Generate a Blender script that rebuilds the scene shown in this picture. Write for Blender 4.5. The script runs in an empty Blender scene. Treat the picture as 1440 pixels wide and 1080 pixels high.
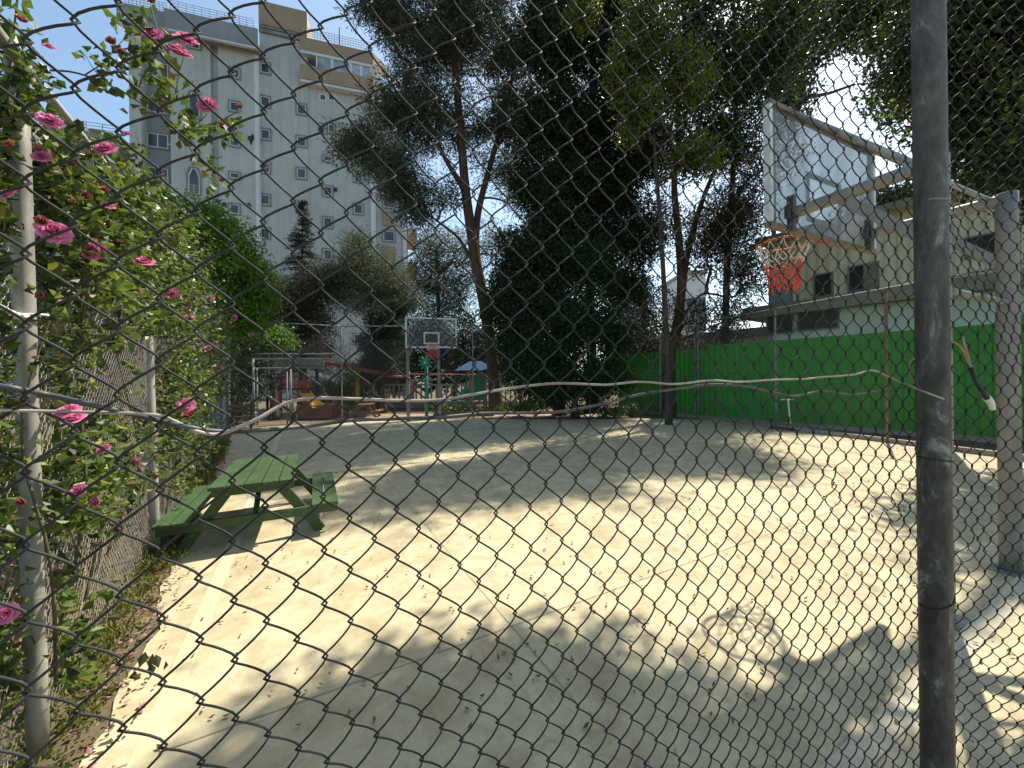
import bpy, math, random
import numpy as np

rng = np.random.default_rng(7)
random.seed(7)
C = bpy.context.scene.collection
CAM_H = 1.7
FPX = 545.0
ROLL = math.radians(0.7)
CS, SN = math.cos(ROLL), math.sin(ROLL)

# ------------------------------------------------------------------ layout helpers
def ray(px, py):
    dx, dy = px - 720.0, py - 531.0
    return (CS*dx - SN*dy)/FPX, (SN*dx + CS*dy)/FPX
def P(px, py, z):
    a, b = ray(px, py)
    return np.array([a*z, z, CAM_H - b*z])
def G(px, py, h=0.0):
    a, b = ray(px, py)
    z = (CAM_H - h)/b
    return np.array([a*z, z, h])
def V3(*a):
    return np.array(a, float)

# ------------------------------------------------------------------ mesh helpers
class MB:
    def __init__(self):
        self.v = []; self.f4 = []; self.f3 = []; self.n = 0
    def add(self, v, f):
        v = np.asarray(v, float).reshape(-1, 3); f = np.asarray(f, np.int64)
        (self.f4 if f.shape[1] == 4 else self.f3).append(f + self.n)
        self.v.append(v); self.n += len(v)
    def add2(self, v, f4, f3):
        v = np.asarray(v, float).reshape(-1, 3)
        if len(f4): self.f4.append(np.asarray(f4, np.int64) + self.n)
        if len(f3): self.f3.append(np.asarray(f3, np.int64) + self.n)
        self.v.append(v); self.n += len(v)
    def arrays(self):
        v = np.concatenate(self.v) if self.v else np.zeros((0, 3))
        f4 = np.concatenate(self.f4) if self.f4 else np.zeros((0, 4), np.int64)
        f3 = np.concatenate(self.f3) if self.f3 else np.zeros((0, 3), np.int64)
        return v, f4, f3

def mesh_data(name, mb, mat, smooth=False, origin=None):
    v, f4, f3 = mb.arrays()
    if origin is not None: v = v - np.asarray(origin)
    me = bpy.data.meshes.new(name)
    n4, n3 = len(f4), len(f3)
    me.vertices.add(len(v)); me.vertices.foreach_set('co', v.astype(np.float32).ravel())
    idx = np.concatenate([f4.ravel(), f3.ravel()]).astype(np.int32)
    me.loops.add(len(idx)); me.loops.foreach_set('vertex_index', idx)
    me.polygons.add(n4 + n3)
    st = np.concatenate([np.arange(n4)*4, n4*4 + np.arange(n3)*3]).astype(np.int32)
    me.polygons.foreach_set('loop_start', st)
    me.polygons.foreach_set('loop_total', np.concatenate([np.full(n4, 4), np.full(n3, 3)]).astype(np.int32))
    me.polygons.foreach_set('use_smooth', np.full(n4 + n3, bool(smooth)))
    me.materials.append(mat)
    me.update(calc_edges=True); me.validate()
    return me

def wloc(o):
    l = np.array(o.location)
    while o.parent:
        o = o.parent; l = l + np.array(o.location)
    return l
def part(name, mb, mat, parent=None, smooth=False, label=None, at=None):
    """mesh given in world coordinates; linked under parent"""
    base = wloc(parent) if parent is not None else np.zeros(3)
    org = np.asarray(at, float) if at is not None else base
    me = mesh_data(name, mb, mat, smooth, org)
    o = bpy.data.objects.new(name, me); C.objects.link(o)
    if parent is not None: o.parent = parent
    o.location = org - base
    if label: o['label'] = label
    return o
def tag(o, label=None, cat=None, group=None, kind=None):
    if label: o['label'] = label
    if cat: o['category'] = cat
    if group: o['group'] = group
    if kind: o['kind'] = kind
    return o
def thing(name, label, cat, loc, group=None):
    o = bpy.data.objects.new(name, None); C.objects.link(o)
    o.empty_display_size = 0.2
    o.location = loc
    return tag(o, label, cat, group)
def structure(name, mb, mat, smooth=False):
    return tag(part(name, mb, mat, None, smooth), kind='structure')

def norm(v):
    v = np.asarray(v, float); return v/max(np.linalg.norm(v), 1e-9)
BOXF = [[0,1,3,2],[4,6,7,5],[0,4,5,1],[2,3,7,6],[0,2,6,4],[1,5,7,3]]
def obox(mb, c, ax, ay, az, sx, sy, sz, bev=0.0):
    """oriented box, centre c, axes, full sizes; bev chamfers the long edges a little"""
    c = np.asarray(c, float); ax, ay, az = norm(ax), norm(ay), norm(az)
    if bev <= 0:
        v = [c + ax*sx*i/2 + ay*sy*j/2 + az*sz*k/2 for i in (-1, 1) for j in (-1, 1) for k in (-1, 1)]
        mb.add(v, BOXF); return
    b = min(bev, sy*.45, sz*.45, sx*.45)
    ring = [(-sy/2+b, -sz/2), (sy/2-b, -sz/2), (sy/2, -sz/2+b), (sy/2, sz/2-b), (sy/2-b, sz/2), (-sy/2+b, sz/2), (-sy/2, sz/2-b), (-sy/2, -sz/2+b)]
    xs = [(-sx/2, .0), (-sx/2+b, 1), (sx/2-b, 1), (sx/2, 0)]
    v = []; f4 = []; f3 = []
    for x, full in xs:
        for (y, z) in ring:
            k = 1.0 if full else 1 - 2*b/max(sy, sz)
            v.append(c + ax*x + ay*y*k + az*z*k)
    for r in range(3):
        for i in range(8):
            a = r*8+i; d = r*8+(i+1) % 8
            f4.append([a, d, d+8, a+8])
    for base, rev in ((0, True), (24, False)):
        q = [[0,1,2,7],[7,2,3,6],[6,3,4,5]]
        for s in q:
            s = [base+t for t in s]
            f4.append(s[::-1] if rev else s)
    mb.add(v, f4)
def beam(mb, p0, p1, w, h, up=(0, 0, 1), bev=0.0):
    p0, p1 = np.asarray(p0, float), np.asarray(p1, float)
    d = p1 - p0; L = np.linalg.norm(d); ax = d/L
    ay = np.cross(np.asarray(up, float), ax)
    if np.linalg.norm(ay) < 1e-6: ay = np.cross((0, 1, 0), ax)
    ay = norm(ay); az = np.cross(ax, ay)
    obox(mb, (p0+p1)/2, ax, ay, az, L, w, h, bev)
def tube(mb, pts, r, sides=8, caps=True):
    pts = np.asarray(pts, float); n = len(pts)
    r = np.full(n, r) if np.isscalar(r) else np.asarray(r, float)
    t = np.gradient(pts, axis=0); t /= np.maximum(np.linalg.norm(t, axis=1)[:, None], 1e-9)
    ref = np.array([0, 0, 1.0]) if abs(t[0, 2]) < .9 else np.array([1.0, 0, 0])
    u = np.zeros((n, 3)); a = norm(np.cross(t[0], ref))
    for i in range(n):
        a = a - t[i]*np.dot(a, t[i]); a = norm(a); u[i] = a
    w = np.cross(t, u)
    th = np.arange(sides)/sides*2*math.pi
    v = (pts[:, None] + r[:, None, None]*(np.cos(th)[None, :, None]*u[:, None] + np.sin(th)[None, :, None]*w[:, None])).reshape(-1, 3)
    i = np.arange(n-1)[:, None]*sides; j = np.arange(sides)[None]; j2 = (j+1) % sides
    f = np.stack([i+j, i+j2, i+sides+j2, i+sides+j], -1).reshape(-1, 4)
    f3 = []
    if caps:
        v = np.concatenate([v, pts[:1], pts[-1:]])
        for k in range(sides):
            f3.append([n*sides, (k+1) % sides, k]); f3.append([n*sides+1, (n-1)*sides+k, (n-1)*sides+(k+1) % sides])
    mb.add2(v, f, f3)
def smooth_path(pts, per=6):
    pts = np.asarray(pts, float); n = len(pts); out = []
    for i in range(n-1):
        p0 = pts[max(i-1, 0)]; p1 = pts[i]; p2 = pts[i+1]; p3 = pts[min(i+2, n-1)]
        for k in range(per):
            t = k/per
            out.append(.5*((2*p1) + (-p0+p2)*t + (2*p0-5*p1+4*p2-p3)*t*t + (-p0+3*p1-3*p2+p3)*t**3))
    out.append(pts[-1]); return np.array(out)
class Frame:
    def __init__(s, o, ang):
        s.o = np.asarray(o, float); c, n = math.cos(ang), math.sin(ang)
        s.x = V3(c, n, 0); s.y = V3(-n, c, 0); s.z = V3(0, 0, 1)
    def p(s, x, y, z=0): return s.o + s.x*x + s.y*y + s.z*z
    def box(s, mb, x0, x1, y0, y1, z0, z1, bev=0):
        obox(mb, s.p((x0+x1)/2, (y0+y1)/2, (z0+z1)/2), s.x, s.y, s.z, abs(x1-x0), abs(y1-y0), abs(z1-z0), bev)
def smoothnoise(x, y, seed=0):
    r = np.random.default_rng(seed); o = np.zeros(np.broadcast(x, y).shape)
    for k in range(7):
        f = 0.6*1.6**k; a = 1/1.5**k; th = r.uniform(0, 6.28)
        o = o + a*np.sin(f*(x*math.cos(th)+y*math.sin(th))+r.uniform(0, 6.28))
    return o/2.5

# ------------------------------------------------------------------ materials
def newmat(name):
    m = bpy.data.materials.new(name); m.use_nodes = True
    nt = m.node_tree; b = nt.nodes['Principled BSDF']
    return m, nt, b
def setin(b, **k):
    for n, v in k.items():
        n = n.replace('_', ' ')
        if n in b.inputs: b.inputs[n].default_value = v
def ramp(nt, fac, stops):
    r = nt.nodes.new('ShaderNodeValToRGB')
    e = r.color_ramp.elements
    while len(e) < len(stops): e.new(.5)
    for i, (p, c) in enumerate(stops):
        e[i].position = p; e[i].color = (*c, 1)
    nt.links.new(fac, r.inputs[0]); return r.outputs[0]
def noise(nt, scale, detail=6, rough=.6, coords='Object', vec_scale=None, dist=0):
    t = nt.nodes.new('ShaderNodeTexCoord'); n = nt.nodes.new('ShaderNodeTexNoise')
    n.inputs['Scale'].default_value = scale; n.inputs['Detail'].default_value = detail
    n.inputs['Roughness'].default_value = rough; n.inputs['Distortion'].default_value = dist
    src = t.outputs[coords]
    if vec_scale:
        mp = nt.nodes.new('ShaderNodeMapping'); mp.inputs['Scale'].default_value = vec_scale
        nt.links.new(src, mp.inputs[0]); src = mp.outputs[0]
    nt.links.new(src, n.inputs['Vector']); return n.outputs['Fac']
def mix(nt, a, b, fac, mode='MIX'):
    m = nt.nodes.new('ShaderNodeMix'); m.data_type = 'RGBA'; m.blend_type = mode
    for s, v in ((m.inputs[0], fac), (m.inputs[6], a), (m.inputs[7], b)):
        if hasattr(v, 'is_linked') or hasattr(v, 'links'): nt.links.new(v, s)
        elif isinstance(v, (int, float)): s.default_value = v
        else: s.default_value = (*v, 1)
    return m.outputs[2]
def bump(nt, b, h, strength=.3, dist=.01):
    n = nt.nodes.new('ShaderNodeBump'); n.inputs['Strength'].default_value = strength; n.inputs['Distance'].default_value = dist
    nt.links.new(h, n.inputs['Height']); nt.links.new(n.outputs[0], b.inputs['Normal'])
def mottled(name, c1, c2, scale=8, rough=.6, metal=0, vec_scale=None, bstr=.15, bdist=.004, spec=.4, lo=.35, hi=.65):
    m, nt, b = newmat(name)
    n = noise(nt, scale, 8, .65, vec_scale=vec_scale)
    nt.links.new(ramp(nt, n, [(lo, c1), (hi, c2)]), b.inputs['Base Color'])
    setin(b, Roughness=rough, Metallic=metal, Specular_IOR_Level=spec)
    if bstr: bump(nt, b, n, bstr, bdist)
    return m
def leafmat(name, c1, c2, trans=.3, rough=.5, spec=.3, c3=None):
    m, nt, b = newmat(name)
    g = nt.nodes.new('ShaderNodeNewGeometry')
    st = [(0, c1), (.75, c2), (1, c3 or c2)]
    col = ramp(nt, g.outputs['Random Per Island'], st)
    n = noise(nt, .9, 3, .5)
    col = mix(nt, col, mix(nt, col, (.55, .55, .5), 1.0, 'MULTIPLY'), n)
    nt.links.new(col, b.inputs['Base Color']); setin(b, Roughness=rough, Specular_IOR_Level=spec)
    t = nt.nodes.new('ShaderNodeBsdfTranslucent')
    nt.links.new(mix(nt, col, (1.0, 1.15, .45), .6, 'MULTIPLY'), t.inputs[0])
    ms = nt.nodes.new('ShaderNodeMixShader'); ms.inputs[0].default_value = trans
    nt.links.new(b.outputs[0], ms.inputs[1]); nt.links.new(t.outputs[0], ms.inputs[2])
    nt.links.new(ms.outputs[0], nt.nodes['Material Output'].inputs[0])
    return m

def m_concrete():
    m, nt, b = newmat('court_concrete')
    big = noise(nt, .45, 6, .6); med = noise(nt, 3.5, 8, .7, dist=.5); fine = noise(nt, 60, 6, .7)
    c = ramp(nt, big, [(.3, (.40, .345, .22)), (.55, (.48, .42, .275)), (.75, (.53, .475, .32))])
    c = mix(nt, c, ramp(nt, med, [(.33, (.62, .56, .48)), (.58, (1, 1, 1))]), .75, 'MULTIPLY')
    c = mix(nt, c, ramp(nt, fine, [(.3, (.78, .76, .72)), (.6, (1, 1, 1))]), .55, 'MULTIPLY')
    # hairline cracks
    t = nt.nodes.new('ShaderNodeTexCoord'); v = nt.nodes.new('ShaderNodeTexVoronoi'); v.feature = 'DISTANCE_TO_EDGE'
    v.inputs['Scale'].default_value = .33; v.inputs['Randomness'].default_value = 1
    nn = nt.nodes.new('ShaderNodeTexNoise'); nn.inputs['Scale'].default_value = 1.6; nn.inputs['Detail'].default_value = 6
    nt.links.new(t.outputs['Object'], nn.inputs['Vector'])
    va = nt.nodes.new('ShaderNodeVectorMath'); va.operation = 'MULTIPLY_ADD'; va.inputs[1].default_value = (.5, .5, .5)
    nt.links.new(nn.outputs['Color'], va.inputs[0]); nt.links.new(t.outputs['Object'], va.inputs[2]); nt.links.new(va.outputs[0], v.inputs['Vector'])
    c = mix(nt, c, ramp(nt, v.outputs['Distance'], [(0, (.6, .55, .48)), (.004, (1, 1, 1))]), .35, 'MULTIPLY')
    nt.links.new(c, b.inputs['Base Color']); setin(b, Roughness=.85, Specular_IOR_Level=.25)
    bump(nt, b, fine, .25, .004); return m
def m_paint(name, col, wear=.5, under=(.46, .40, .29)):
    m, nt, b = newmat(name)
    n = noise(nt, 9, 10, .75); n2 = noise(nt, 40, 4, .7)
    f = ramp(nt, n, [(wear-.08, (0, 0, 0)), (wear+.08, (1, 1, 1))])
    c = mix(nt, under, col, f)
    c = mix(nt, c, ramp(nt, n2, [(.3, (.75, .73, .7)), (.6, (1, 1, 1))]), .6, 'MULTIPLY')
    nt.links.new(c, b.inputs['Base Color']); setin(b, Roughness=.8, Specular_IOR_Level=.25); return m
def mapr(nt, v, a, b_):
    m = nt.nodes.new('ShaderNodeMapRange'); m.inputs[1].default_value = a; m.inputs[2].default_value = b_; nt.links.new(v, m.inputs[0]); return m.outputs[0]
def m_post():
    m, nt, b = newmat('dark_steel_pipe')
    n = noise(nt, 9, 10, .72, vec_scale=(1, 1, .45), dist=1.2); n2 = noise(nt, 70, 5, .7, vec_scale=(1, 1, .3))
    c = ramp(nt, n, [(.3, (.030, .029, .026)), (.48, (.062, .060, .055)), (.56, (.10, .098, .09)), (.60, (.23, .225, .20)), (.7, (.34, .335, .30))])
    # bare galvanising still shows on the upper half, the lower half is stained dark
    tc = nt.nodes.new('ShaderNodeTexCoord'); sx = nt.nodes.new('ShaderNodeSeparateXYZ'); nt.links.new(tc.outputs['Object'], sx.inputs[0])
    ad = nt.nodes.new('ShaderNodeMath'); ad.operation = 'MULTIPLY_ADD'; ad.inputs[1].default_value = 1.1; nt.links.new(n, ad.inputs[0]); nt.links.new(sx.outputs['Z'], ad.inputs[2])
    c = mix(nt, c, ramp(nt, n, [(.35, (.085, .083, .074)), (.52, (.135, .13, .115)), (.58, (.17, .165, .15)), (.62, (.33, .32, .28))]), ramp(nt, ad.outputs[0], [(.0, (0, 0, 0)), (1, (0, 0, 0))]) if False else mapr(nt, ad.outputs[0], 1.95, 2.75))
    c = mix(nt, c, ramp(nt, n2, [(.35, (.5, .5, .48)), (.6, (1, 1, 1))]), .7, 'MULTIPLY')
    nt.links.new(c, b.inputs['Base Color']); setin(b, Roughness=.6, Specular_IOR_Level=.3)
    bump(nt, b, n, .4, .003); return m
def m_galv(name='weathered_galvanised_pipe', c1=(.20, .19, .165), c2=(.40, .385, .34), rust=.72):
    m, nt, b = newmat(name)
    n = noise(nt, 7, 9, .7, vec_scale=(1, 1, .4), dist=.6); n2 = noise(nt, 18, 6, .7)
    c = ramp(nt, n, [(.35, c1), (.62, c2)])
    c = mix(nt, c, (.16, .075, .035), ramp(nt, n2, [(rust-.03, (0, 0, 0)), (rust+.03, (.8, .8, .8))]))
    nt.links.new(c, b.inputs['Base Color']); setin(b, Roughness=.6, Metallic=.15, Specular_IOR_Level=.4)
    bump(nt, b, n, .2, .002); return m
def m_wood(name, c1, c2, rough=.55):
    m, nt, b = newmat(name)
    n = noise(nt, 5, 9, .7, vec_scale=(9, 1.5, 9), dist=.4); n2 = noise(nt, 30, 6, .75)
    c = ramp(nt, n, [(.3, c1), (.65, c2)])
    c = mix(nt, c, tuple(.35*a+.16 for a in c2), ramp(nt, n2, [(.56, (0, 0, 0)), (.66, (.75, .75, .75))]))
    n3 = noise(nt, 2.2, 6, .7); c = mix(nt, c, ramp(nt, n3, [(.35, (.55, .52, .45)), (.6, (1, 1, 1))]), .7, 'MULTIPLY')
    nt.links.new(c, b.inputs['Base Color']); setin(b, Roughness=rough, Specular_IOR_Level=.4)
    bump(nt, b, n, .35, .004); return m
def m_stucco(name, c1, c2, streak=.5):
    m, nt, b = newmat(name)
    n = noise(nt, .35, 8, .65); n2 = noise(nt, 1.4, 8, .7, vec_scale=(2.2, 2.2, .12)); n3 = noise(nt, 14, 4, .7)
    c = ramp(nt, n, [(.3, c1), (.7, c2)])
    c = mix(nt, c, ramp(nt, n2, [(.3, (.72, .71, .69)), (.6, (1, 1, 1))]), streak, 'MULTIPLY')
    c = mix(nt, c, ramp(nt, n3, [(.3, (.9, .9, .9)), (.6, (1, 1, 1))]), .5, 'MULTIPLY')
    nt.links.new(c, b.inputs['Base Color']); setin(b, Roughness=.9, Specular_IOR_Level=.2); return m
def m_glass(name, col=(.03, .035, .04), rough=.08):
    m, nt, b = newmat(name)
    n = noise(nt, .7, 3, .5)
    nt.links.new(ramp(nt, n, [(.35, col), (.7, tuple(3*x for x in col))]), b.inputs['Base Color'])
    setin(b, Roughness=rough, Specular_IOR_Level=.6); return m
def m_board(lo=.28, hi=.62):
    # scratched, dusty clear polycarbonate
    m, nt, b = newmat('dusty_polycarbonate')
    n = noise(nt, 3, 9, .75, vec_scale=(1, 1, .5), dist=1.0); n2 = noise(nt, 25, 6, .8)
    nt.links.new(ramp(nt, n2, [(.3, (.22, .235, .235)), (.7, (.42, .44, .43))]), b.inputs['Base Color'])
    setin(b, Roughness=.25, Specular_IOR_Level=.5)
    t = nt.nodes.new('ShaderNodeBsdfTransparent'); t.inputs[0].default_value = (.86, .9, .9, 1)
    tl = nt.nodes.new('ShaderNodeBsdfTranslucent'); tl.inputs[0].default_value = (.42, .45, .44, 1)
    s1 = nt.nodes.new('ShaderNodeMixShader'); s1.inputs[0].default_value = .5
    nt.links.new(b.outputs[0], s1.inputs[1]); nt.links.new(tl.outputs[0], s1.inputs[2])
    s2 = nt.nodes.new('ShaderNodeMixShader')
    nt.links.new(ramp(nt, n, [(.3, (lo, lo, lo)), (.7, (hi, hi, hi))]), s2.inputs[0])
    nt.links.new(s1.outputs[0], s2.inputs[1]); nt.links.new(t.outputs[0], s2.inputs[2])
    nt.links.new(s2.outputs[0], nt.nodes['Material Output'].inputs[0]); return m
def m_corr(name, c1, c2, rust=(.3, .22, .13), amt=.4):
    m, nt, b = newmat(name)
    n = noise(nt, 1.2, 9, .72, vec_scale=(2.5, 2.5, .2)); n2 = noise(nt, .6, 5, .6)
    c = ramp(nt, n2, [(.3, c1), (.7, c2)])
    c = mix(nt, c, rust, ramp(nt, n, [(.5, (0, 0, 0)), (.75, (amt, amt, amt))]))
    nt.links.new(c, b.inputs['Base Color']); setin(b, Roughness=.55, Specular_IOR_Level=.35); return m
def m_dirt():
    m, nt, b = newmat('dry_soil')
    n = noise(nt, 1.1, 9, .7); n2 = noise(nt, 35, 6, .8)
    c = ramp(nt, n, [(.3, (.085, .062, .04)), (.5, (.15, .115, .075)), (.7, (.10, .10, .05))])
    c = mix(nt, c, ramp(nt, n2, [(.3, (.5, .5, .5)), (.65, (1.1, 1.1, 1.1))]), .8, 'MULTIPLY')
    nt.links.new(c, b.inputs['Base Color']); setin(b, Roughness=.95, Specular_IOR_Level=.1); bump(nt, b, n2, .6, .02); return m

M = dict(
    concrete=m_concrete(), dirt=m_dirt(), post=m_post(), galv=m_galv(), galv2=m_galv('dull_pipe', (.12, .12, .11), (.26, .26, .24), .7),
    rustpost=m_galv('rusty_pipe', (.13, .075, .045), (.26, .17, .11), .55),
    hoop=m_galv('painted_grey_steel', (.17, .165, .145), (.27, .26, .235), .74),
    wire=mottled('dark_fence_wire', (.020, .021, .020), (.045, .046, .044), 25, .7, .0, spec=.22, bstr=0),
    wire2=mottled('galvanised_fence_wire', (.15, .13, .105), (.30, .265, .215), 6, .6, .1, spec=.4, bstr=0),
    wire3=mottled('thin_fence_wire', (.16, .16, .155), (.28, .28, .27), 3, .5, .3, bstr=0),
    yline=m_paint('worn_yellow_paint', (.53, .465, .265), .44), wline=m_paint('worn_white_paint', (.50, .455, .33), .50), fline=m_paint('faded_white_paint', (.58, .54, .43), .52),
    twood=m_wood('green_painted_wood', (.024, .058, .016), (.052, .105, .034)), bwood=m_wood('brown_wood', (.13, .06, .032), (.22, .11, .06)),
    planter=m_wood('reddish_wood', (.13, .035, .022), (.2, .06, .035)),
    wcable=mottled('white_cable_sheath', (.20, .155, .14), (.38, .33, .29), 9, .5, 0, bstr=0, lo=.3, hi=.6),
    gcable=mottled('grey_cable_sheath', (.05, .052, .052), (.09, .092, .09), 12, .5, 0, bstr=0),
    black=mottled('black_tape', (.012, .012, .013), (.03, .03, .032), 40, .4, 0, bstr=.1),
    copper=mottled('brown_strands', (.30, .17, .07), (.45, .3, .15), 40, .5, .2, bstr=0),
    white=mottled('white_paint', (.62, .62, .60), (.78, .78, .76), 6, .5, 0, bstr=.05),
    orange=mottled('orange_rim_paint', (.42, .09, .03), (.62, .16, .05), 18, .5, 0),
    netw=mottled('white_net_cord', (.60, .57, .52), (.75, .72, .66), 30, .8, 0, bstr=0), netr=mottled('red_net_cord', (.55, .05, .035), (.72, .09, .06), 30, .8, 0, bstr=0),
    board=m_board(), bframe=mottled('board_frame', (.50, .50, .48), (.66, .66, .63), 9, .5, 0), dframe=mottled('dark_bracket', (.05, .045, .04), (.1, .09, .08), 15, .6),
    green=m_corr('green_sheet_metal', (.022, .22, .010), (.032, .275, .013), (.05, .16, .03), .3),
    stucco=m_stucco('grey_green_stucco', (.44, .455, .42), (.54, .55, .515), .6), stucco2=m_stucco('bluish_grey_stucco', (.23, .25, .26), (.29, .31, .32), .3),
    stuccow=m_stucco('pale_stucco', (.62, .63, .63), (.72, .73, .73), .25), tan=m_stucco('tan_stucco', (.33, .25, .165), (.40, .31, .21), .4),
    trim=m_stucco('grey_brown_trim', (.22, .205, .18), (.29, .27, .24), .3), parapet=m_stucco('grey_parapet', (.25, .27, .275), (.31, .325, .33), .35),
    frame=mottled('window_frame_white', (.6, .6, .58), (.72, .72, .7), 3, .5, bstr=0), pane=m_glass('window_glass'),
    glaz=m_glass('balcony_glazing', (.16, .18, .19), .15),
    shed=m_corr('beige_corrugated', (.64, .55, .39), (.74, .65, .49), (.30, .22, .13), .6), shedw=m_stucco('off_white_render', (.66, .63, .57), (.76, .73, .68), .4),
    ledge=m_stucco('stained_concrete', (.24, .205, .16), (.40, .35, .28), .6), dark=mottled('dark_opening', (.012, .012, .012), (.03, .03, .03), 5, .6, bstr=0),
    shutter=mottled('blue_grey_shutter', (.25, .32, .34), (.33, .40, .42), 5, .6, bstr=0),
    bark=mottled('pine_bark', (.055, .034, .024), (.16, .095, .062), 5, .9, vec_scale=(3, 3, .6), bstr=.9, bdist=.05, spec=.1),
    bark2=mottled('grey_bark', (.04, .033, .027), (.11, .092, .075), 6, .9, vec_scale=(3, 3, .6), bstr=.8, bdist=.04, spec=.1),
    stem=mottled('rose_cane', (.06, .07, .03), (.14, .10, .05), 9, .7, bstr=0),
    dry=mottled('dry_twigs', (.16, .12, .08), (.30, .24, .17), 9, .9, bstr=0),
    tealp=mottled('green_enamel', (.012, .21, .12), (.02, .27, .16), 6, .4, bstr=0), orangep=mottled('orange_plastic', (.50, .10, .02), (.6, .14, .03), 4, .4, bstr=0),
    redp=mottled('red_plastic', (.33, .035, .02), (.42, .05, .03), 4, .4, bstr=0), yellowp=mottled('yellow_plastic', (.62, .36, .03), (.7, .42, .05), 4, .4, bstr=0),
    bluep=mottled('blue_plastic', (.10, .22, .38), (.14, .29, .46), 4, .4, bstr=0), beigep=mottled('beige_plastic', (.42, .36, .27), (.5, .44, .34), 4, .45, bstr=0),
    pinkp=mottled('pink_paint', (.45, .13, .13), (.55, .18, .17), 4, .5, bstr=0), roof=mottled('dark_red_roof', (.10, .018, .015), (.15, .03, .024), 4, .6),
    dmetal=mottled('dark_metal', (.02, .022, .023), (.045, .047, .05), 8, .5, .2, bstr=0), rail=m_stucco('pale_balustrade', (.36, .33, .27), (.46, .43, .36), .5),
    brick=mottled('reddish_paving', (.25, .15, .10), (.36, .25, .18), 5, .9),
)
L = dict(
    pine=leafmat('pine_needles', (.06, .078, .058), (.12, .14, .10), .22, .6, .2, (.20, .20, .14)),
    pine2=leafmat('pale_pine_needles', (.10, .115, .065), (.18, .185, .11), .26, .6, .2, (.19, .18, .12)),
    cypress=leafmat('cypress_leaves', (.022, .036, .022), (.046, .068, .036), .16, .6, .2, (.07, .09, .05)),
    cypress2=leafmat('thuja_leaves', (.016, .045, .014), (.036, .085, .022), .16, .6, .2, (.06, .12, .03)),
    fir=leafmat('blue_fir_needles', (.03, .042, .036), (.065, .08, .068), .1, .6, .2),
    broad=leafmat('broad_leaves', (.022, .040, .012), (.050, .076, .020), .30, .4, .4, (.07, .09, .02)),
    sunny=leafmat('broad_leaves_painted_sun', (.13, .17, .022), (.25, .28, .04), .5, .4, .4, (.30, .31, .06)),  # sunlight put into a brighter, yellower copy of the broad leaf colour
    brown=leafmat('olive_brown_leaves', (.035, .034, .018), (.075, .066, .035), .2, .6, .2, (.11, .095, .05)),
    lush=leafmat('lush_leaves', (.085, .19, .02), (.17, .32, .035), .48, .45, .35, (.28, .42, .07)),
    rose=leafmat('rose_leaves', (.075, .13, .026), (.17, .225, .045), .42, .4, .45, (.32, .33, .07)),
    rosed=leafmat('old_rose_leaves', (.03, .05, .02), (.08, .09, .03), .25, .5, .3, (.20, .16, .07)),
    shrub=leafmat('shrub_leaves', (.04, .075, .016), (.10, .15, .03), .3, .45, .4, (.2, .22, .06)),
    weed=leafmat('weed_leaves', (.09, .11, .02), (.22, .22, .05), .35, .6, .2, (.36, .32, .10)),
    fallen=leafmat('fallen_leaves', (.13, .075, .03), (.24, .16, .07), .1, .8, .1, (.12, .11, .04)),
    petal=leafmat('fallen_petals', (.42, .20, .24), (.55, .32, .34), .3, .7, .1, (.5, .36, .33)),
)
def m_rose(name, c1, c2):
    m, nt, b = newmat(name)
    g = nt.nodes.new('ShaderNodeNewGeometry'); n = noise(nt, 40, 3, .5)
    col = mix(nt, ramp(nt, g.outputs['Random Per Island'], [(0, c1), (1, c2)]), c2, n)
    nt.links.new(col, b.inputs['Base Color']); setin(b, Roughness=.55, Specular_IOR_Level=.25)
    t = nt.nodes.new('ShaderNodeBsdfTranslucent'); nt.links.new(col, t.inputs[0])
    ms = nt.nodes.new('ShaderNodeMixShader'); ms.inputs[0].default_value = .38
    nt.links.new(b.outputs[0], ms.inputs[1]); nt.links.new(t.outputs[0], ms.inputs[2]); nt.links.new(ms.outputs[0], nt.nodes['Material Output'].inputs[0]); return m
M['board2'] = m_board(.80, .97)
M['rosep'] = m_rose('pink_petals', (.56, .09, .25), (.76, .27, .43))
M['rosef'] = m_rose('faded_petals', (.28, .06, .07), (.42, .17, .13))

# ------------------------------------------------------------------ foliage
def rand_dirs(n, r=rng):
    v = r.normal(size=(n, 3)); return v/np.linalg.norm(v, axis=1)[:, None]
def leaves(mb, cen, L_, W_, axis=None, up=.35, fold=.18, droop=0.0, r=rng):
    """one folded leaf blade per centre"""
    n = len(cen)
    if n == 0: return
    Ls = L_*r.uniform(.6, 1.25, n); Ws = W_*r.uniform(.7, 1.2, n)
    a = rand_dirs(n, r) if axis is None else axis + .45*rand_dirs(n, r)
    a[:, 2] -= droop; a /= np.linalg.norm(a, axis=1)[:, None]
    k = rand_dirs(n, r); k[:, 2] += up*2
    b = np.cross(a, k); b /= np.maximum(np.linalg.norm(b, axis=1)[:, None], 1e-6)
    nn = np.cross(a, b)
    base = cen - a*Ls[:, None]/2; tip = cen + a*Ls[:, None]/2 - nn*(fold*.6*Ls)[:, None]
    mid = cen - a*(Ls*.05)[:, None]
    l = mid + b*(Ws/2)[:, None] + nn*(fold*Ws)[:, None]; rr = mid - b*(Ws/2)[:, None] + nn*(fold*Ws)[:, None]
    v = np.stack([base, l, tip, rr], 1).reshape(-1, 3)
    i = np.arange(n)[:, None]*4
    mb.add(v, i + np.array([[0, 1, 2, 3]]))
def in_ellipsoid(n, c, rad, shell=.45, r=rng):
    d = rand_dirs(n, r); q = r.uniform(0, 1, n)**shell
    return np.asarray(c) + d*q[:, None]*np.asarray(rad)
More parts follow.
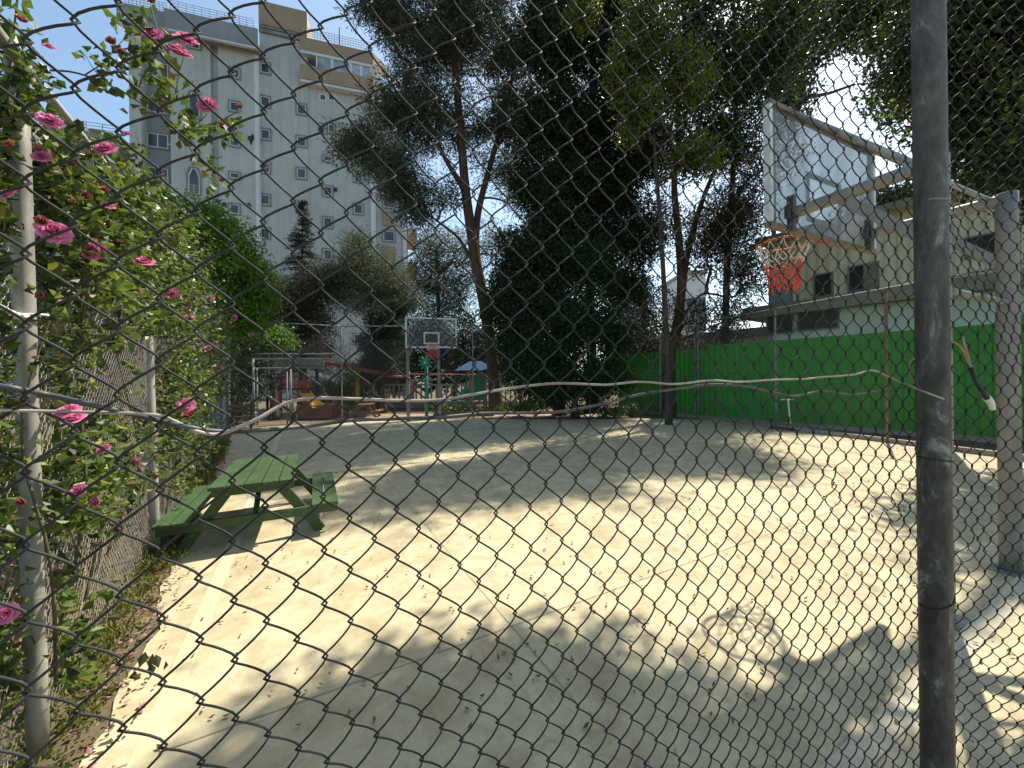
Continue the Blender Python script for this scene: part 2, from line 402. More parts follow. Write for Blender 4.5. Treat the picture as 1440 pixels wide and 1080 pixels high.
def limb(mb, p0, p1, r0, r1, sag=0, wob=.15, sides=7, n=7, r=rng):
    p0, p1 = np.asarray(p0, float), np.asarray(p1, float)
    t = np.linspace(0, 1, n)[:, None]; d = np.linalg.norm(p1-p0)
    w = r.normal(size=(n, 3))*wob*d*.12; w[0] = 0; w[-1] = 0
    pts = p0 + (p1-p0)*t + w; pts[:, 2] += sag*d*np.sin(np.pi*t[:, 0])
    pts = smooth_path(pts, 3)
    tube(mb, pts, np.linspace(r0, r1, len(pts)), sides, True)
    return pts
def tree(name, label, base, trunks, lobes, lmat, bmat, Ls, Ws, clump, per, nclump, axis_out=False, droop=0., up=.35, cat='tree', group=None, twigs=True, lmat2=None, frac2=0., shell=.45, sides=9, fold=.18, limb_min=None):
    """trunks: list of (points, r0, r1); lobes: list of (centre, radii, weight)"""
    root = thing(name, label, cat, base, group)
    tm = MB(); ends = []
    for pts, r0, r1 in trunks:
        pp = smooth_path(pts, 5)
        rr = np.linspace(r0, r1, len(pp)); rr[:2] *= 1.25
        tube(tm, pp, rr, sides); ends.append(pp)
    allp = np.concatenate(ends)
    if limb_min is not None: allp = allp[allp[:, 2] > limb_min]
    fm = MB(); fm2 = MB()
    wsum = sum(l[2] for l in lobes)
    for (c, rad, w) in lobes:
        c = np.asarray(c, float); rad = np.asarray(rad, float)
        nc = max(3, int(nclump*w/wsum))
        cc = in_ellipsoid(nc, c, rad, shell)
        low = allp[allp[:, 2] < c[2]+.2*rad[2]]
        if len(low) == 0: low = allp
        if twigs:
            s = low[np.argmin(np.linalg.norm(low - (c - V3(0, 0, .5*np.linalg.norm(rad))), axis=1))]
            lp = limb(tm, s, c, .028*np.linalg.norm(c-s)**.8+.02, .02, .08, .5)
            for q in cc[::4]:
                st = lp[np.argmin(np.linalg.norm(lp-q, axis=1))]
                limb(tm, st, q, .018+.004*np.linalg.norm(q-st), .006, .05, .5, 4, 4)
        nl = rng.poisson(per, nc)
        cen = np.repeat(cc, nl, 0)
        off = rng.normal(size=cen.shape)*clump; off[:, 2] *= .75
        ax = None
        if axis_out:
            ax = off/np.maximum(np.linalg.norm(off, axis=1)[:, None], 1e-6)
        sel = np.repeat(rng.uniform(size=nc) < frac2, nl)
        leaves(fm, (cen+off)[~sel], Ls, Ws, None if ax is None else ax[~sel], up, fold, droop)
        if sel.any(): leaves(fm2, (cen+off)[sel], Ls, Ws, None if ax is None else ax[sel], up, fold, droop)
    part('trunk', tm, bmat, root, True)
    part('crown', fm, lmat, root)
    if fm2.n: part('crown', fm2, lmat2, root, label='clumps of the crown in a second leaf colour')
    return root

# ------------------------------------------------------------------ camera, world, sun
cam = bpy.data.cameras.new('camera'); co = bpy.data.objects.new('camera', cam); C.objects.link(co)
cam.sensor_width = 36; cam.lens = 36*FPX/1440; cam.shift_y = -9/1440; cam.clip_start = .02; cam.clip_end = 2000
co.location = (0, 0, CAM_H)
from mathutils import Matrix, Vector
co.matrix_world = Matrix.Translation((0, 0, CAM_H)) @ Matrix.Rotation(math.radians(90), 4, 'X') @ Matrix.Rotation(-ROLL, 4, 'Z')
sc = bpy.context.scene; sc.camera = co
EL = math.radians(57); AZ = math.atan2(.67, .74)
SUN = V3(math.sin(AZ)*math.cos(EL), math.cos(AZ)*math.cos(EL), math.sin(EL))
sun = bpy.data.lights.new('sun', 'SUN'); sun.energy = 5.0; sun.angle = math.radians(.55); sun.color = (1, .94, .82)
so = bpy.data.objects.new('sun', sun); C.objects.link(so); so.location = (20, 25, 40)
so.rotation_euler = Vector(SUN).to_track_quat('Z', 'Y').to_euler()
w = bpy.data.worlds.new('World'); sc.world = w; w.use_nodes = True
nt = w.node_tree; sky = nt.nodes.new('ShaderNodeTexSky'); sky.sky_type = 'NISHITA'; sky.sun_disc = False
sky.sun_elevation = EL; sky.sun_rotation = AZ; sky.air_density = 1.0; sky.dust_density = 1.6; sky.ozone_density = 0.3
bg = nt.nodes['Background']; nt.links.new(mix(nt, sky.outputs[0], (.94, 1.01, .96), 1.0, 'MULTIPLY'), bg.inputs[0]); bg.inputs[1].default_value = .14
sc.view_settings.view_transform = 'Standard'; sc.view_settings.look = 'None'; sc.view_settings.exposure = .82; sc.view_settings.gamma = 1

#%%SETTING
# ------------------------------------------------------------------ ground
U = V3(.88, .475, 0); U /= np.linalg.norm(U); Vd = V3(-U[1], U[0], 0)
def quad_sheet(pts, h, nx=2, ny=2):
    mb = MB(); mb.add([(p[0], p[1], h) for p in pts], [[0, 1, 2, 3]]); return mb
structure('ground', quad_sheet([(-300, -60), (300, -60), (300, 500), (-300, 500)], 0), M['dirt'])
def polyline_x(pts, z):
    pts = np.asarray(pts)
    return np.interp(z, pts[:, 1], pts[:, 0])
def LF(z, off=0):      # left fence line, X at depth z
    return -1.011 - .6585*z + off
LD = norm(V3(-.6585, 1, 0)); LN = V3(LD[1], -LD[0], 0)   # along, and inwards (towards the court)
FAR = [(-10.2, 14.0), (-7.0, 15.9), (-1.6, 16.4), (3.0, 15.6), (6.0, 15.9), (7.3, 15.3)]
# court slab : polygon
edge = [(LF(-.6)+.45, -.6)] + [(LF(z)+.24+.05*math.sin(z*3.1)+.03*math.sin(z*7.7)+.02*math.sin(z*17), z) for z in np.linspace(.6, 13.6, 90)]
court = edge + [(-7.0, 15.5), (-1.6, 16.0), (3.0, 15.3), (6.0, 15.3), (7.6, 14.6), (9.3, 9.4), (13, -3.0), (3, -3.6)]
def fan(poly, h):
    from mathutils.geometry import tessellate_polygon
    tri = tessellate_polygon([[Vector((p[0], p[1], 0)) for p in poly]])
    mb = MB(); mb.add([(p[0], p[1], h) for p in poly], [list(t) for t in tri]); return mb
structure('court_floor', fan(court, .012), M['concrete'])
def stripe(name, a, b, wdt, mat, h=.017):
    a = V3(*a, 0); b = V3(*b, 0); d = norm(b-a); n = V3(-d[1], d[0], 0)*wdt/2
    n_ = 24; t = np.linspace(0, 1, n_)
    mb = MB(); v = []
    for k in t:
        c = a+(b-a)*k; j = rng.normal()*.004
        v += [c-n*(1+j), c+n*(1+j)]
    v = np.array(v); v[:, 2] = h
    mb.add(v, [[2*i, 2*i+2, 2*i+3, 2*i+1] for i in range(n_-1)])
    return structure(name, mb, mat)
s0 = G(200, 1075); s1 = G(305, 822)
stripe('side_line', (s0 - Vd*1.2)[:2], (s0 + Vd*2.3)[:2], .105, M['yline'])
stripe('faded_side_line', (s0 + Vd*2.35)[:2], (s0 + Vd*12.5)[:2], .12, M['fline'])
b0 = G(1245, 1027); stripe('base_line', (b0 - U*3.2)[:2], (b0 + U*5)[:2], .105, M['wline'], .021)
M['joint'] = mottled('dark_joint', (.27, .225, .14), (.40, .34, .21), 9, .9, bstr=0)
j0 = G(960, 700)*V3(1, 1, 0)
for k in (-2, -1, 0, 1): stripe('expansion_joint', (j0+U*k*3.4-Vd*4.2*(k > -1)-Vd*2.0*(k < 0))[:2], (j0+U*k*3.4+Vd*(7.5 if k < 1 else 5.0))[:2], .009, M['joint'], .0155)
for k, (m0, m1) in enumerate(((-6.2, 3.2), (-6.2, 3.5))): stripe('expansion_joint', (j0+Vd*(-1.3+4.4*k)+U*m0)[:2], (j0+Vd*(-1.3+4.4*k)+U*m1)[:2], .009, M['joint'], .0155)
h0 = G(470, 665); stripe('half_line', (h0 - U*.6)[:2], (h0 + U*9.5)[:2], .07, M['fline'], .021)
# paved strip beyond the far fence
structure('path', fan([(-14, 16.6), (-1.6, 16.75), (3.5, 16.1), (4.2, 17.4), (-2, 18.4), (-14, 19.2)], .008), M['brick'])

# ------------------------------------------------------------------ chain link
def wire_sheet(length, height, c, W, r, K, sides, D, over=.003, h0=0.0):
    """local coords (s, h, d): interlocked zig-zag wires"""
    nw = int(length/(W/2)); nc = int(height/c)
    t = np.arange(nc*K+1)/K
    def wire(ph):
        tt = t + ph
        x = -np.arcsin(.965*np.cos(2*np.pi*tt))/np.arcsin(.965)*(W/4+over)
        return np.stack([x, t*c, D*np.sin(2*np.pi*tt)], 1)
    th = np.arange(sides)/sides*2*np.pi
    out = []
    for ph in (0., .5):
        p = wire(ph); tg = np.gradient(p, axis=0); tg /= np.linalg.norm(tg, axis=1)[:, None]
        ref = V3(0, 0, 1); u = np.cross(tg, ref); u /= np.linalg.norm(u, axis=1)[:, None]; w_ = np.cross(tg, u)
        out.append((p[:, None] + r*(np.cos(th)[None, :, None]*u[:, None]+np.sin(th)[None, :, None]*w_[:, None])))
    n = len(t)
    i = np.arange(n-1)[:, None]*sides; j = np.arange(sides)[None]; j2 = (j+1) % sides
    f = np.stack([i+j, i+j2, i+sides+j2, i+sides+j], -1).reshape(-1, 4)
    V = []; F = []; ctr = []
    for k in range(nw):
        v = out[k % 2].reshape(-1, 3).copy(); v[:, 0] += (k+.5)*W/2; v[:, 1] += h0
        V.append(v); F.append(f + k*n*sides)
    return np.concatenate(V), np.concatenate(F)

# near fence the photo is taken through
NF = np.array([(-1.08, -.02), (-.78, .18), (-.453, .398), (-.30, .497), (-.134, .609), (.10, .725), (.373, .853), (.60, .955), (.838, 1.050), (1.05, 1.128), (1.246, 1.200), (1.50, 1.285), (1.80, 1.345), (2.3, 1.44), (2.9, 1.6)])
NFs = smooth_path(np.c_[NF, np.zeros(len(NF))], 8)[:, :2]
seg = np.r_[0, np.cumsum(np.linalg.norm(np.diff(NFs, axis=0), axis=1))]
def nf_map(s, h, d):
    x = np.interp(s, seg, NFs[:, 0]); y = np.interp(s, seg, NFs[:, 1])
    e = .01
    tx = np.interp(s+e, seg, NFs[:, 0]) - np.interp(s-e, seg, NFs[:, 0]); ty = np.interp(s+e, seg, NFs[:, 1]) - np.interp(s-e, seg, NFs[:, 1])
    l = np.hypot(tx, ty); tx, ty = tx/l, ty/l
    nx, ny = ty, -tx        # towards the camera
    return np.stack([x+nx*d, y+ny*d, h], -1)
s_post = seg[np.argmin(np.abs(NFs[:, 0]-1.246))]
v, f = wire_sheet(seg[-1], 3.1, .0715, .066, .00145, 10, 6, .0048, .0032, .04)
s_, h_, d_ = v[:, 0].copy(), v[:, 1].copy(), v[:, 2].copy()
away = np.clip(np.abs(s_-s_post)/.35, 0, 1)
grow = np.clip(s_/seg[-1], 0, 1)
d_ += smoothnoise(s_*2.2, h_*2.0, 3)*(.004+.014*grow)*away
s_ += smoothnoise(h_*3.1, s_*2.5, 5)*(.004+.008*grow) + smoothnoise(h_*14, s_*9, 8)*.0016
h_ += smoothnoise(s_*4.1, h_*3.3, 9)*(.005+.007*grow) + smoothnoise(s_*11, h_*14, 12)*.0016
# pulled, kinked links
for (pxk, pyk, rad, amp) in ((1168, 690, .045, .012), (1255, 715, .05, .016), (1180, 655, .03, .010), (1275, 640, .04, .012), (1120, 520, .05, .009), (1345, 775, .09, .014), (905, 890, .03, .006)):
    a, b = ray(pxk, pyk); i = np.argmin(np.abs(NFs[:, 0]/np.maximum(NFs[:, 1], .01) - a)); ss, hh = seg[i], CAM_H - b*NFs[i, 1]
    g = np.exp(-((s_-ss)**2+(h_-hh)**2)/rad**2)
    wid = np.floor(v[:, 0]/.033)
    s_ += g*amp*.55*np.sin(wid*1.3+h_*38); h_ += g*amp*.55*np.cos(wid*2.1+h_*30); d_ += g*amp*np.sin(h_*30+wid)
# gathered folds right of the post
fold = np.clip((s_-s_post-.03)/.25, 0, 1)
d_ += fold*(.03*np.sin(h_*2.9+1.0+s_*3)+.012*np.sin(h_*7+s_*9))
nfv = nf_map(s_, h_, d_)
near_fence = thing('chain_link_fence', 'dark sagging chain link fence right in front of the camera with one thick scuffed post', 'fence', (1.245, 1.147, 0))
mbw = MB(); mbw.add(nfv, f); part('wire_mesh', mbw, M['wire'], near_fence, True)
def pipe(name, p0, p1, r, mat, parent, sides=20, label=None, lean=0):
    mb = MB(); tube(mb, np.linspace(p0, p1, 9), r, sides); return part(name, mb, mat, parent, True, label)
pp = MB(); tube(pp, np.linspace(V3(1.245, 1.147, -.05), V3(1.245, 1.147, 3.3), 40), .0365, 32)
post = part('post', pp, M['post'], near_fence, True, 'thick dark steel post with scraped grey patches')
# weld seam and tie wires
wm = MB(); ps = [V3(1.245-.0372*math.cos(a), 1.147-.0372*math.sin(a), 2.20+.003*math.sin(a*3)) for a in np.linspace(.6, 2.2, 12)]
tube(wm, ps, .0035, 6); part('weld_bead', wm, M['hoop'], post, True)
for hz, tilt in ((1.445, .004), (1.03, -.022)):
    tm = MB(); ps = [V3(1.245-.0385*math.cos(a), 1.147-.0385*math.sin(a), hz+tilt*math.cos(a)) for a in np.linspace(-.4, 3.9, 26)]
    e = ps[-1]; ps += [e+V3(.02, .012, -.012), e+V3(.045, .02, -.03)]
    tube(tm, ps, .0017, 6); part('tie_wire', tm, M['wire'], post, True)
pipe('post', V3(-1.08, -.05, -.05), V3(-1.08, -.05, 3.3), .03, M['galv2'], near_fence)
tr = MB(); tube(tr, np.array([[p[0], p[1]+.012, 3.16] for p in NFs[::4]]), .02, 10); part('top_rail', tr, M['galv2'], near_fence, True)

def nf_depth(px, py):
    a, b = ray(px, py)
    k = NFs[:, 0] - a*NFs[:, 1]; i = int(np.argmax((k[:-1] < 0) & (k[1:] >= 0))); t = k[i]/(k[i]-k[i+1])
    return NFs[i, 1]+t*(NFs[i+1, 1]-NFs[i, 1])
def on_fence(pts, off):
    out = []
    for k, (x, y) in enumerate(pts):
        z = nf_depth(min(x, 1438), y); out.append(P(x, y, z-off*(1 if k % 2 else -1)))
    return np.array(out)
wc = [(-90, 574), (0, 577), (100, 579), (215, 583), (245, 592), (275, 606), (310, 610), (360, 590), (400, 568), (440, 560), (500, 561), (560, 563), (620, 562), (680, 552), (740, 543), (790, 539), (850, 541), (900, 537), (950, 540), (1000, 535), (1040, 537), (1090, 534), (1130, 533), (1160, 530), (1200, 527), (1227, 521), (1250, 530), (1280, 543)]
cp = on_fence(wc, .0035)
cp = np.concatenate([cp, [P(1300, 551, 1.10), P(1327, 561, 1.105)]])
mb = MB(); sp = smooth_path(cp, 8); tube(mb, sp, np.interp(np.arange(len(sp)), [0, 24, 56, len(sp)], [.0016, .0017, .0024, .0025]), 10)
tag(part('cable', mb, M['wcable'], None, True), 'pale pinkish white cable strung along the near chain link mesh', 'cable')
gc = [(-90, 530), (0, 545), (60, 556), (130, 572), (200, 588), (260, 602), (310, 608), (360, 606), (430, 600), (490, 592), (560, 589), (620, 587), (680, 582), (760, 581), (800, 578), (850, 568), (900, 555), (960, 546), (1000, 541), (1050, 543), (1090, 552), (1120, 557), (1160, 550), (1200, 555), (1250, 549), (1275, 545)]
mb = MB(); tube(mb, smooth_path(on_fence(gc, .007) + V3(0, .006, 0), 8), .0028, 10)
tag(part('cable', mb, M['gcable'], None, True), 'dull grey cable dipping below the pale cable on the near fence', 'cable')
# loop of white wire poking out behind the post
lp = [P(1292, 502, 1.2), P(1281, 508, 1.19), P(1279, 522, 1.19), P(1284, 535, 1.19), P(1293, 545, 1.2)]
mb = MB(); tube(mb, smooth_path(np.array(lp), 6), .002, 8); tag(part('wire_loop', mb, M['wcable'], None, True), 'small white wire loop curling out left of the thick dark post', 'wire')
# stripped cable end wrapped in black tape
cb = thing('cable_end', 'frayed brown cable end wrapped in black tape hanging right of the dark post', 'cable', P(1375, 520, 1.24))
mb = MB(); tube(mb, smooth_path(np.array([P(1365, 517, 1.24), P(1372, 536, 1.24), P(1380, 549, 1.24), P(1390, 563, 1.24)]), 6), [.0068]*10+[.0075]*9, 12); part('tape', mb, M['black'], cb, True)
mb = MB()
for q in ((1335, 478), (1339, 480), (1343, 482)):
    tube(mb, smooth_path(np.array([P(*q, 1.235), P(1350+rng.uniform(-2, 2), 487, 1.24), P(1359+rng.uniform(-2, 2), 502, 1.24), P(1366, 519, 1.24)]), 6), .0017, 6)
part('strands', mb, M['copper'], cb, True)
mb = MB(); tube(mb, smooth_path(np.array([P(1354, 474, 1.235), P(1357, 488, 1.24), P(1366, 517, 1.24)]), 6), .0028, 8); part('bare_core', mb, M['wcable'], cb, True)
mb = MB(); tube(mb, smooth_path(np.array([P(1388, 560, 1.24), P(1393, 566, 1.24), P(1396, 576, 1.242)]), 6), np.linspace(.011, .007, 13), 10); part('white_tip', mb, M['white'], cb, True)

# side fences ---------------------------------------------------------------
def fence_bay(a, b, z0, z1, c, W, r, K, sides, D, mat, parent, seed, wav=.01, off=0):
    a = np.asarray(a, float)+off; b = np.asarray(b, float)+off; L_ = np.linalg.norm(b-a); d = (b-a)/L_; n = V3(d[1], -d[0], 0)
    v, f = wire_sheet(L_, z1-z0, c, W, r, K, sides, D, .002, z0)
    s, h = v[:, 0], v[:, 1]
    dd = v[:, 2] + smoothnoise(s*2+seed, h*2, seed)*wav*np.sin(np.pi*np.clip(s/L_, 0, 1))
    s = s + smoothnoise(h*4, s*3, seed+1)*wav*.7; h = h + smoothnoise(s*4, h*3, seed+2)*wav*.7
    mb = MB(); mb.add(a + d*s[:, None] + n*dd[:, None] + V3(0, 0, 1)*h[:, None], f)
    return part('wire_mesh', mb, mat, parent, False)
lp = [V3(LF(z), z, 0) for z in (-.25, 1.76, 3.81, 6.05, 7.95, 9.9, 11.9, 13.9)]
tops = [3.1, 3.13, 3.36, 3.42, 3.42, 3.42, 3.42, 3.42]
lf = thing('chain_link_fence', 'pale rose-covered chain link fence with round posts down the left side of the court', 'fence', lp[1])
for i, (q, t) in enumerate(zip(lp, tops)):
    pipe('post', q+V3(0, 0, -.05), q+V3(rng.normal()*.02, rng.normal()*.02, t), .036 if i < 3 else .03, M['galv'], lf, 16)
tr = MB()
for i in range(len(lp)-1):
    tube(tr, np.array([lp[i]+V3(0, 0, tops[i]-.03), (lp[i]+lp[i+1])/2+V3(0, 0, (tops[i]+tops[i+1])/2-.06), lp[i+1]+V3(0, 0, tops[i+1]-.03)]), .023, 10)
part('top_rail', tr, M['galv'], lf, True)
for i in range(len(lp)-1):
    near = i < 3
    fence_bay(lp[i], lp[i+1], .03, min(tops[i], tops[i+1])-.06, .06 if near else .09, .055 if near else .08, .0015 if near else .0013, 8 if near else 4, 4 if near else 3, .004, M['wire2'] if near else M['wire3'], lf, 20+i, .02, -LN*.05)
rline = [V3(7.3, 15.2, 0), V3(8.23, 12.1, 0), V3(9.06, 9.37, 0), V3(9.9, 6.6, 0), V3(10.75, 3.8, 0), V3(11.6, 1.0, 0)]
rf = thing('chain_link_fence', 'tall see-through chain link fence in front of the green sheet wall', 'fence', rline[1])
for i, q in enumerate(rline):
    pipe('post', q+V3(0, 0, -.05), q+V3(0, 0, 3.72), .032, M['rustpost'] if i == 2 else M['galv2'], rf, 12, 'rusty reddish post' if i == 2 else None)
tr = MB(); tube(tr, np.array([q+V3(0, 0, 3.74) for q in rline]), .026, 8); part('top_rail', tr, M['galv2'], rf, True)
for i in range(len(rline)-1): fence_bay(rline[i], rline[i+1], .05, 3.7, .075, .07, .0014, 4, 3, .004, M['wire3'], rf, 40+i, .02)
kb = MB()
for i in range(len(rline)-1): beam(kb, rline[i]+V3(.05, 0, .05), rline[i+1]+V3(.05, 0, .05), .12, .14)
part('kerb', kb, M['ledge'], rf)
ff = thing('chain_link_fence', 'thin grey posted wire fence across the far end behind the far hoop', 'fence', V3(-1.6, 16.4, 0))
fpts = [V3(x, y, 0) for x, y in FAR]
fposts = [V3(-10.2, 14.0, 0), P(481, 590, 15.95), P(575, 590, 16.2), P(666, 588, 16.35), P(752, 588, 16.1), P(830, 592, 15.6), P(929, 585, 15.85), V3(7.25, 15.35, 0)]
for i, q in enumerate(fposts):
    q = q*V3(1, 1, 0); pipe('post', q-V3(0, 0, .05), q+V3(0, 0, 3.9 if i < 5 else 3.4), .028, M['galv2'], ff, 10)
tr = MB()
for i in range(4): tube(tr, np.array([fposts[i]*V3(1, 1, 0)+V3(0, 0, 3.9), fposts[i+1]*V3(1, 1, 0)+V3(0, 0, 3.9)]), .022, 8)
part('top_rail', tr, M['galv2'], ff, True)
for i in range(len(fposts)-1): fence_bay(fposts[i]*V3(1, 1, 0), fposts[i+1]*V3(1, 1, 0), .05, 3.35, .10, .095, .0012, 4, 3, .004, M['wire3'], ff, 60+i, .02)

# green corrugated wall -----------------------------------------------------
def corrugated(mb, a, b, z0, z1, pitch=.25, depth=.035, flat=.55):
    a = np.asarray(a, float); b = np.asarray(b, float); L_ = np.linalg.norm(b-a); d = (b-a)/L_; n = V3(d[1], -d[0], 0)
    k = math.ceil(L_/pitch)+1; s = []; o = []
    for i in range(k):
        s += [i*pitch, (i+flat*.8)*pitch, (i+flat)*pitch, (i+flat+.25)*pitch, (i+.97)*pitch]; o += [0, 0, depth, depth, 0]
    s = np.array(s); o = np.array(o)
    q = a + d*s[:, None] + n*o[:, None]
    v = np.concatenate([q+V3(0, 0, z0), q+V3(0, 0, z1), q-n*.02+V3(0, 0, z0), q-n*.02+V3(0, 0, z1)]); m_ = len(s); i = np.arange(m_-1)
    f = np.concatenate([np.stack([i, i+1, m_+i+1, m_+i], 1), np.stack([2*m_+i, 3*m_+i, 3*m_+i+1, 2*m_+i+1], 1), np.stack([m_+i, m_+i+1, 3*m_+i+1, 3*m_+i], 1)])
    mb.add(v, f)
gw = thing('sheet_metal_wall', 'bright green ribbed sheet metal wall along the right side of the court', 'wall', V3(9.5, 12.2, 0))
gp = [V3(5.3, 19.3, 0), V3(7.6, 15.0, 0), V3(11.6, 9.3, 0), V3(15.9, 3.2, 0)]
for i, hh in enumerate((2.75, 2.85, 3.02)):
    mb = MB(); corrugated(mb, gp[i], gp[i+1], .12, hh, .22); part('panel', mb, M['green'], gw)
mb = MB()
for i in range(3):
    d = norm(gp[i+1]-gp[i]); n = V3(d[1], -d[0], 0)
    beam(mb, gp[i]+n*.02+V3(0, 0, .06), gp[i+1]+n*.02+V3(0, 0, .06), .25, .12)
part('plinth', mb, M['ledge'], gw)
# ------------------------------------------------------------------ picnic tables
def picnic_table(label, o, ang, Lg, wt, seat_w, H, Hs, tip, mat, group=None, nplank=5, detail=True):
    F = Frame(o, ang); root = thing('picnic_table', label, 'picnic table', o, group)
    th = .035
    mb = MB(); pw = wt/nplank
    for i in range(nplank):
        x0 = -wt/2+i*pw; j = rng.normal()*.004
        F.box(mb, x0+.006, x0+pw-.006, -Lg/2+j, Lg/2+j, H-th, H+rng.normal()*.0015, .004)
    part('tabletop', mb, mat, root)
    for s in (-1, 1):
        mb = MB(); a, b = sorted((s*(tip-seat_w), s*tip)); k = 2; w_ = (b-a)/k
        for i in range(k): F.box(mb, a+i*w_+.005, a+(i+1)*w_-.005, -Lg/2, Lg/2, Hs-th, Hs+rng.normal()*.001, .004)
        part('seat', mb, mat, root)
    for e in (-1, 1):
        y = e*(Lg/2-.10)
        mb = MB(); F.box(mb, -tip+.01, tip-.01, y-.019, y+.019, Hs-th-.095, Hs-th-.002, .004); part('seat_support', mb, mat, root)
        mb = MB(); F.box(mb, -wt/2+.02, wt/2-.02, y-.019-e*.0, y+.019, H-th-.085, H-th-.002, .004); part('top_support', mb, mat, root)
        for s in (-1, 1):
            mb = MB(); off = -e*.041
            p0 = F.p(s*wt*.27, y+off, H-th-.01); p1 = F.p(s*(tip*.78), y+off, .006)
            beam(mb, p0, p1, .036, .095, F.y if False else F.x*s, .004)
            # beam's width axis must lie along the table: rebuild with explicit axes
            mb = MB(); ax = norm(p1-p0); ay = F.y; az = np.cross(ax, ay)
            obox(mb, (p0+p1)/2, ax, ay, az, np.linalg.norm(p1-p0), .036, .10, .004)
            part('leg', mb, mat, root)
        mb = MB(); p0 = F.p(0, y-e*.06, Hs-th-.06); p1 = F.p(0, y-e*Lg*.36, H-th-.01); beam(mb, p0, p1, .04, .05, F.x, .003); part('brace', mb, mat, root)
    return root
t_ang = math.radians(27)
picnic_table('green painted plank picnic table with attached benches on the near left of the court', V3(-3.02, 4.66, .012), t_ang, 1.56, .76, .27, .64, .335, .80, M['twood'])

# ------------------------------------------------------------------ basketball hoops
M['brail'] = mottled('brown_rail_painted_shade', (.10, .07, .045), (.24, .18, .12), 9, .6)  # brown rail colour with the shade on the frame's back painted in
def basketball_hoop(label, bc, u, face, H0, bw, bh, poles, poleH, arms, pr, near):
    """bc: ground point under the middle of the board, u: along board, face: direction the board faces"""
    root = thing('basketball_hoop', label, 'basketball hoop', np.mean(poles, 0)*V3(1, 1, 0))
    u = norm(u); f = norm(face); z = V3(0, 0, 1); c = bc + z*(H0+bh/2)
    mb = MB(); obox(mb, c, u, f, z, bw-.07, .012, bh-.07); bd = part('backboard', mb, M['board' if near else 'board2'], root)
    mb = MB(); fw = .04 if near else .055
    for s in (-1, 1):
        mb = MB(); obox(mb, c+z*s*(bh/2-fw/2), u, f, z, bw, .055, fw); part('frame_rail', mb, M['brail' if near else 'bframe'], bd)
        mb = MB(); obox(mb, c+u*s*(bw/2-fw/2), u, f, z, fw, .055, bh-2*fw-.002); part('frame_stile', mb, M['bframe'], bd)
    mb = MB(); q = c - z*(bh/2-.15-.225); tw, th_ = .59, .45
    for s in (-1, 1):
        obox(mb, q+z*s*(th_/2-.025)+f*.011, u, f, z, tw, .006, .05); obox(mb, q+u*s*(tw/2-.025)+f*.011, u, f, z, .05, .006, th_-.1)
    part('target_square', mb, M['bframe'], bd)
    # rim and net
    rc = bc + f*(.15+.225) + z*(H0+.10); R = .228
    mb = MB(); a = np.linspace(0, 2*np.pi, 49); ring = rc + R*(np.cos(a)[:, None]*u + np.sin(a)[:, None]*f)
    tube(mb, ring, .0105, 8, False)
    for s in (-1, 1): beam(mb, rc - f*.215+u*s*.07, bc+f*.03+u*s*.10+z*(H0+.085), .02, .014)
    obox(mb, bc+f*.095+z*(H0+.095), u, f, z, .20, .13, .012); obox(mb, bc+f*.034+z*(H0+.06), u, f, z, .22, .01, .14)
    part('rim', mb, M['orange'], root)
    n = 12; lv = [(0, 1.0), (-.11, .86), (-.20, .72), (-.29, .62), (-.37, .56), (-.45, .57)]
    nets = [MB(), MB()]
    for k in range(len(lv)-1):
        for i in range(n):
            for s in (-.5, .5):
                a0 = 2*np.pi*(i+(.5 if k % 2 else 0))/n; a1 = a0 + s*2*np.pi/n
                p0 = rc + z*lv[k][0]+R*lv[k][1]*(math.cos(a0)*u+math.sin(a0)*f); p1 = rc + z*lv[k+1][0]+R*lv[k+1][1]*(math.cos(a1)*u+math.sin(a1)*f)
                m_ = (p0+p1)/2 - z*(.015) + rng.normal(size=3)*.008
                tube(nets[0 if k < 2 else 1], smooth_path(np.array([p0, m_, p1]), 3), .0045 if k < 2 else .0055, 5)
    for i in range(n):
        a0 = 2*np.pi*(i+.5)/n; p0 = rc + z*lv[-1][0]+R*lv[-1][1]*(math.cos(a0)*u+math.sin(a0)*f)
        tube(nets[1], np.array([p0, p0-z*rng.uniform(.02, .08)+rng.normal(size=3)*.01]), .006, 5)
    nt_ = part('net', nets[0], M['netw'], root)
    part('net_skirt', nets[1], M['netr'], nt_)
    # two posts, arms, braces
    for p, (au, az_) in zip(poles, arms):
        p = p*V3(1, 1, 0)
        mb = MB(); tube(mb, np.linspace(p, p+z*poleH, 14), pr, 24); part('post', mb, M['hoop'], root, True)
        t = bc + u*au - f*.06 + z*az_
        mb = MB(); tube(mb, np.linspace(p+z*(poleH-pr*.6)-norm(t-p-z*poleH)*V3(1, 1, 0)*pr*.8, t, 10), pr*.72, 16); ar = part('arm', mb, M['hoop'], root, True)
        mb = MB(); obox(mb, t+f*.02, u, f, z, .05, .05, .30); obox(mb, t+f*.02, u, f, z, .16, .03, .10); part('bracket', mb, M['dframe'], ar)
        m_ = p + (t-p)*.62; m_[2] = p[2]+poleH+(az_-poleH)*.62-.04
        mb = MB(); beam(mb, p+z*(poleH-.62), m_, .04, .075); part('brace', mb, M['hoop'], root)
        mb = MB(); tube(mb, np.linspace(p+z*(poleH+.0)+V3(0, 0, -.12), bc+u*(au*.8)-f*.03+z*(H0+bh-.03), 8), .021, 10); part('tie_rod', mb, M['galv'], root, True)
        mb = MB(); obox(mb, p+z*.012, u, f, z, pr*3.4, pr*3.4, .024, .004); part('base_plate', mb, M['galv2'], root)
    a, b = [q*V3(1, 1, 0)+z*(2.28 if near else 1.65) for q in poles]
    mb = MB(); tube(mb, np.linspace(a, b, 5), .024, 10); part('crossbar', mb, M['galv2'], root, True)
    return root
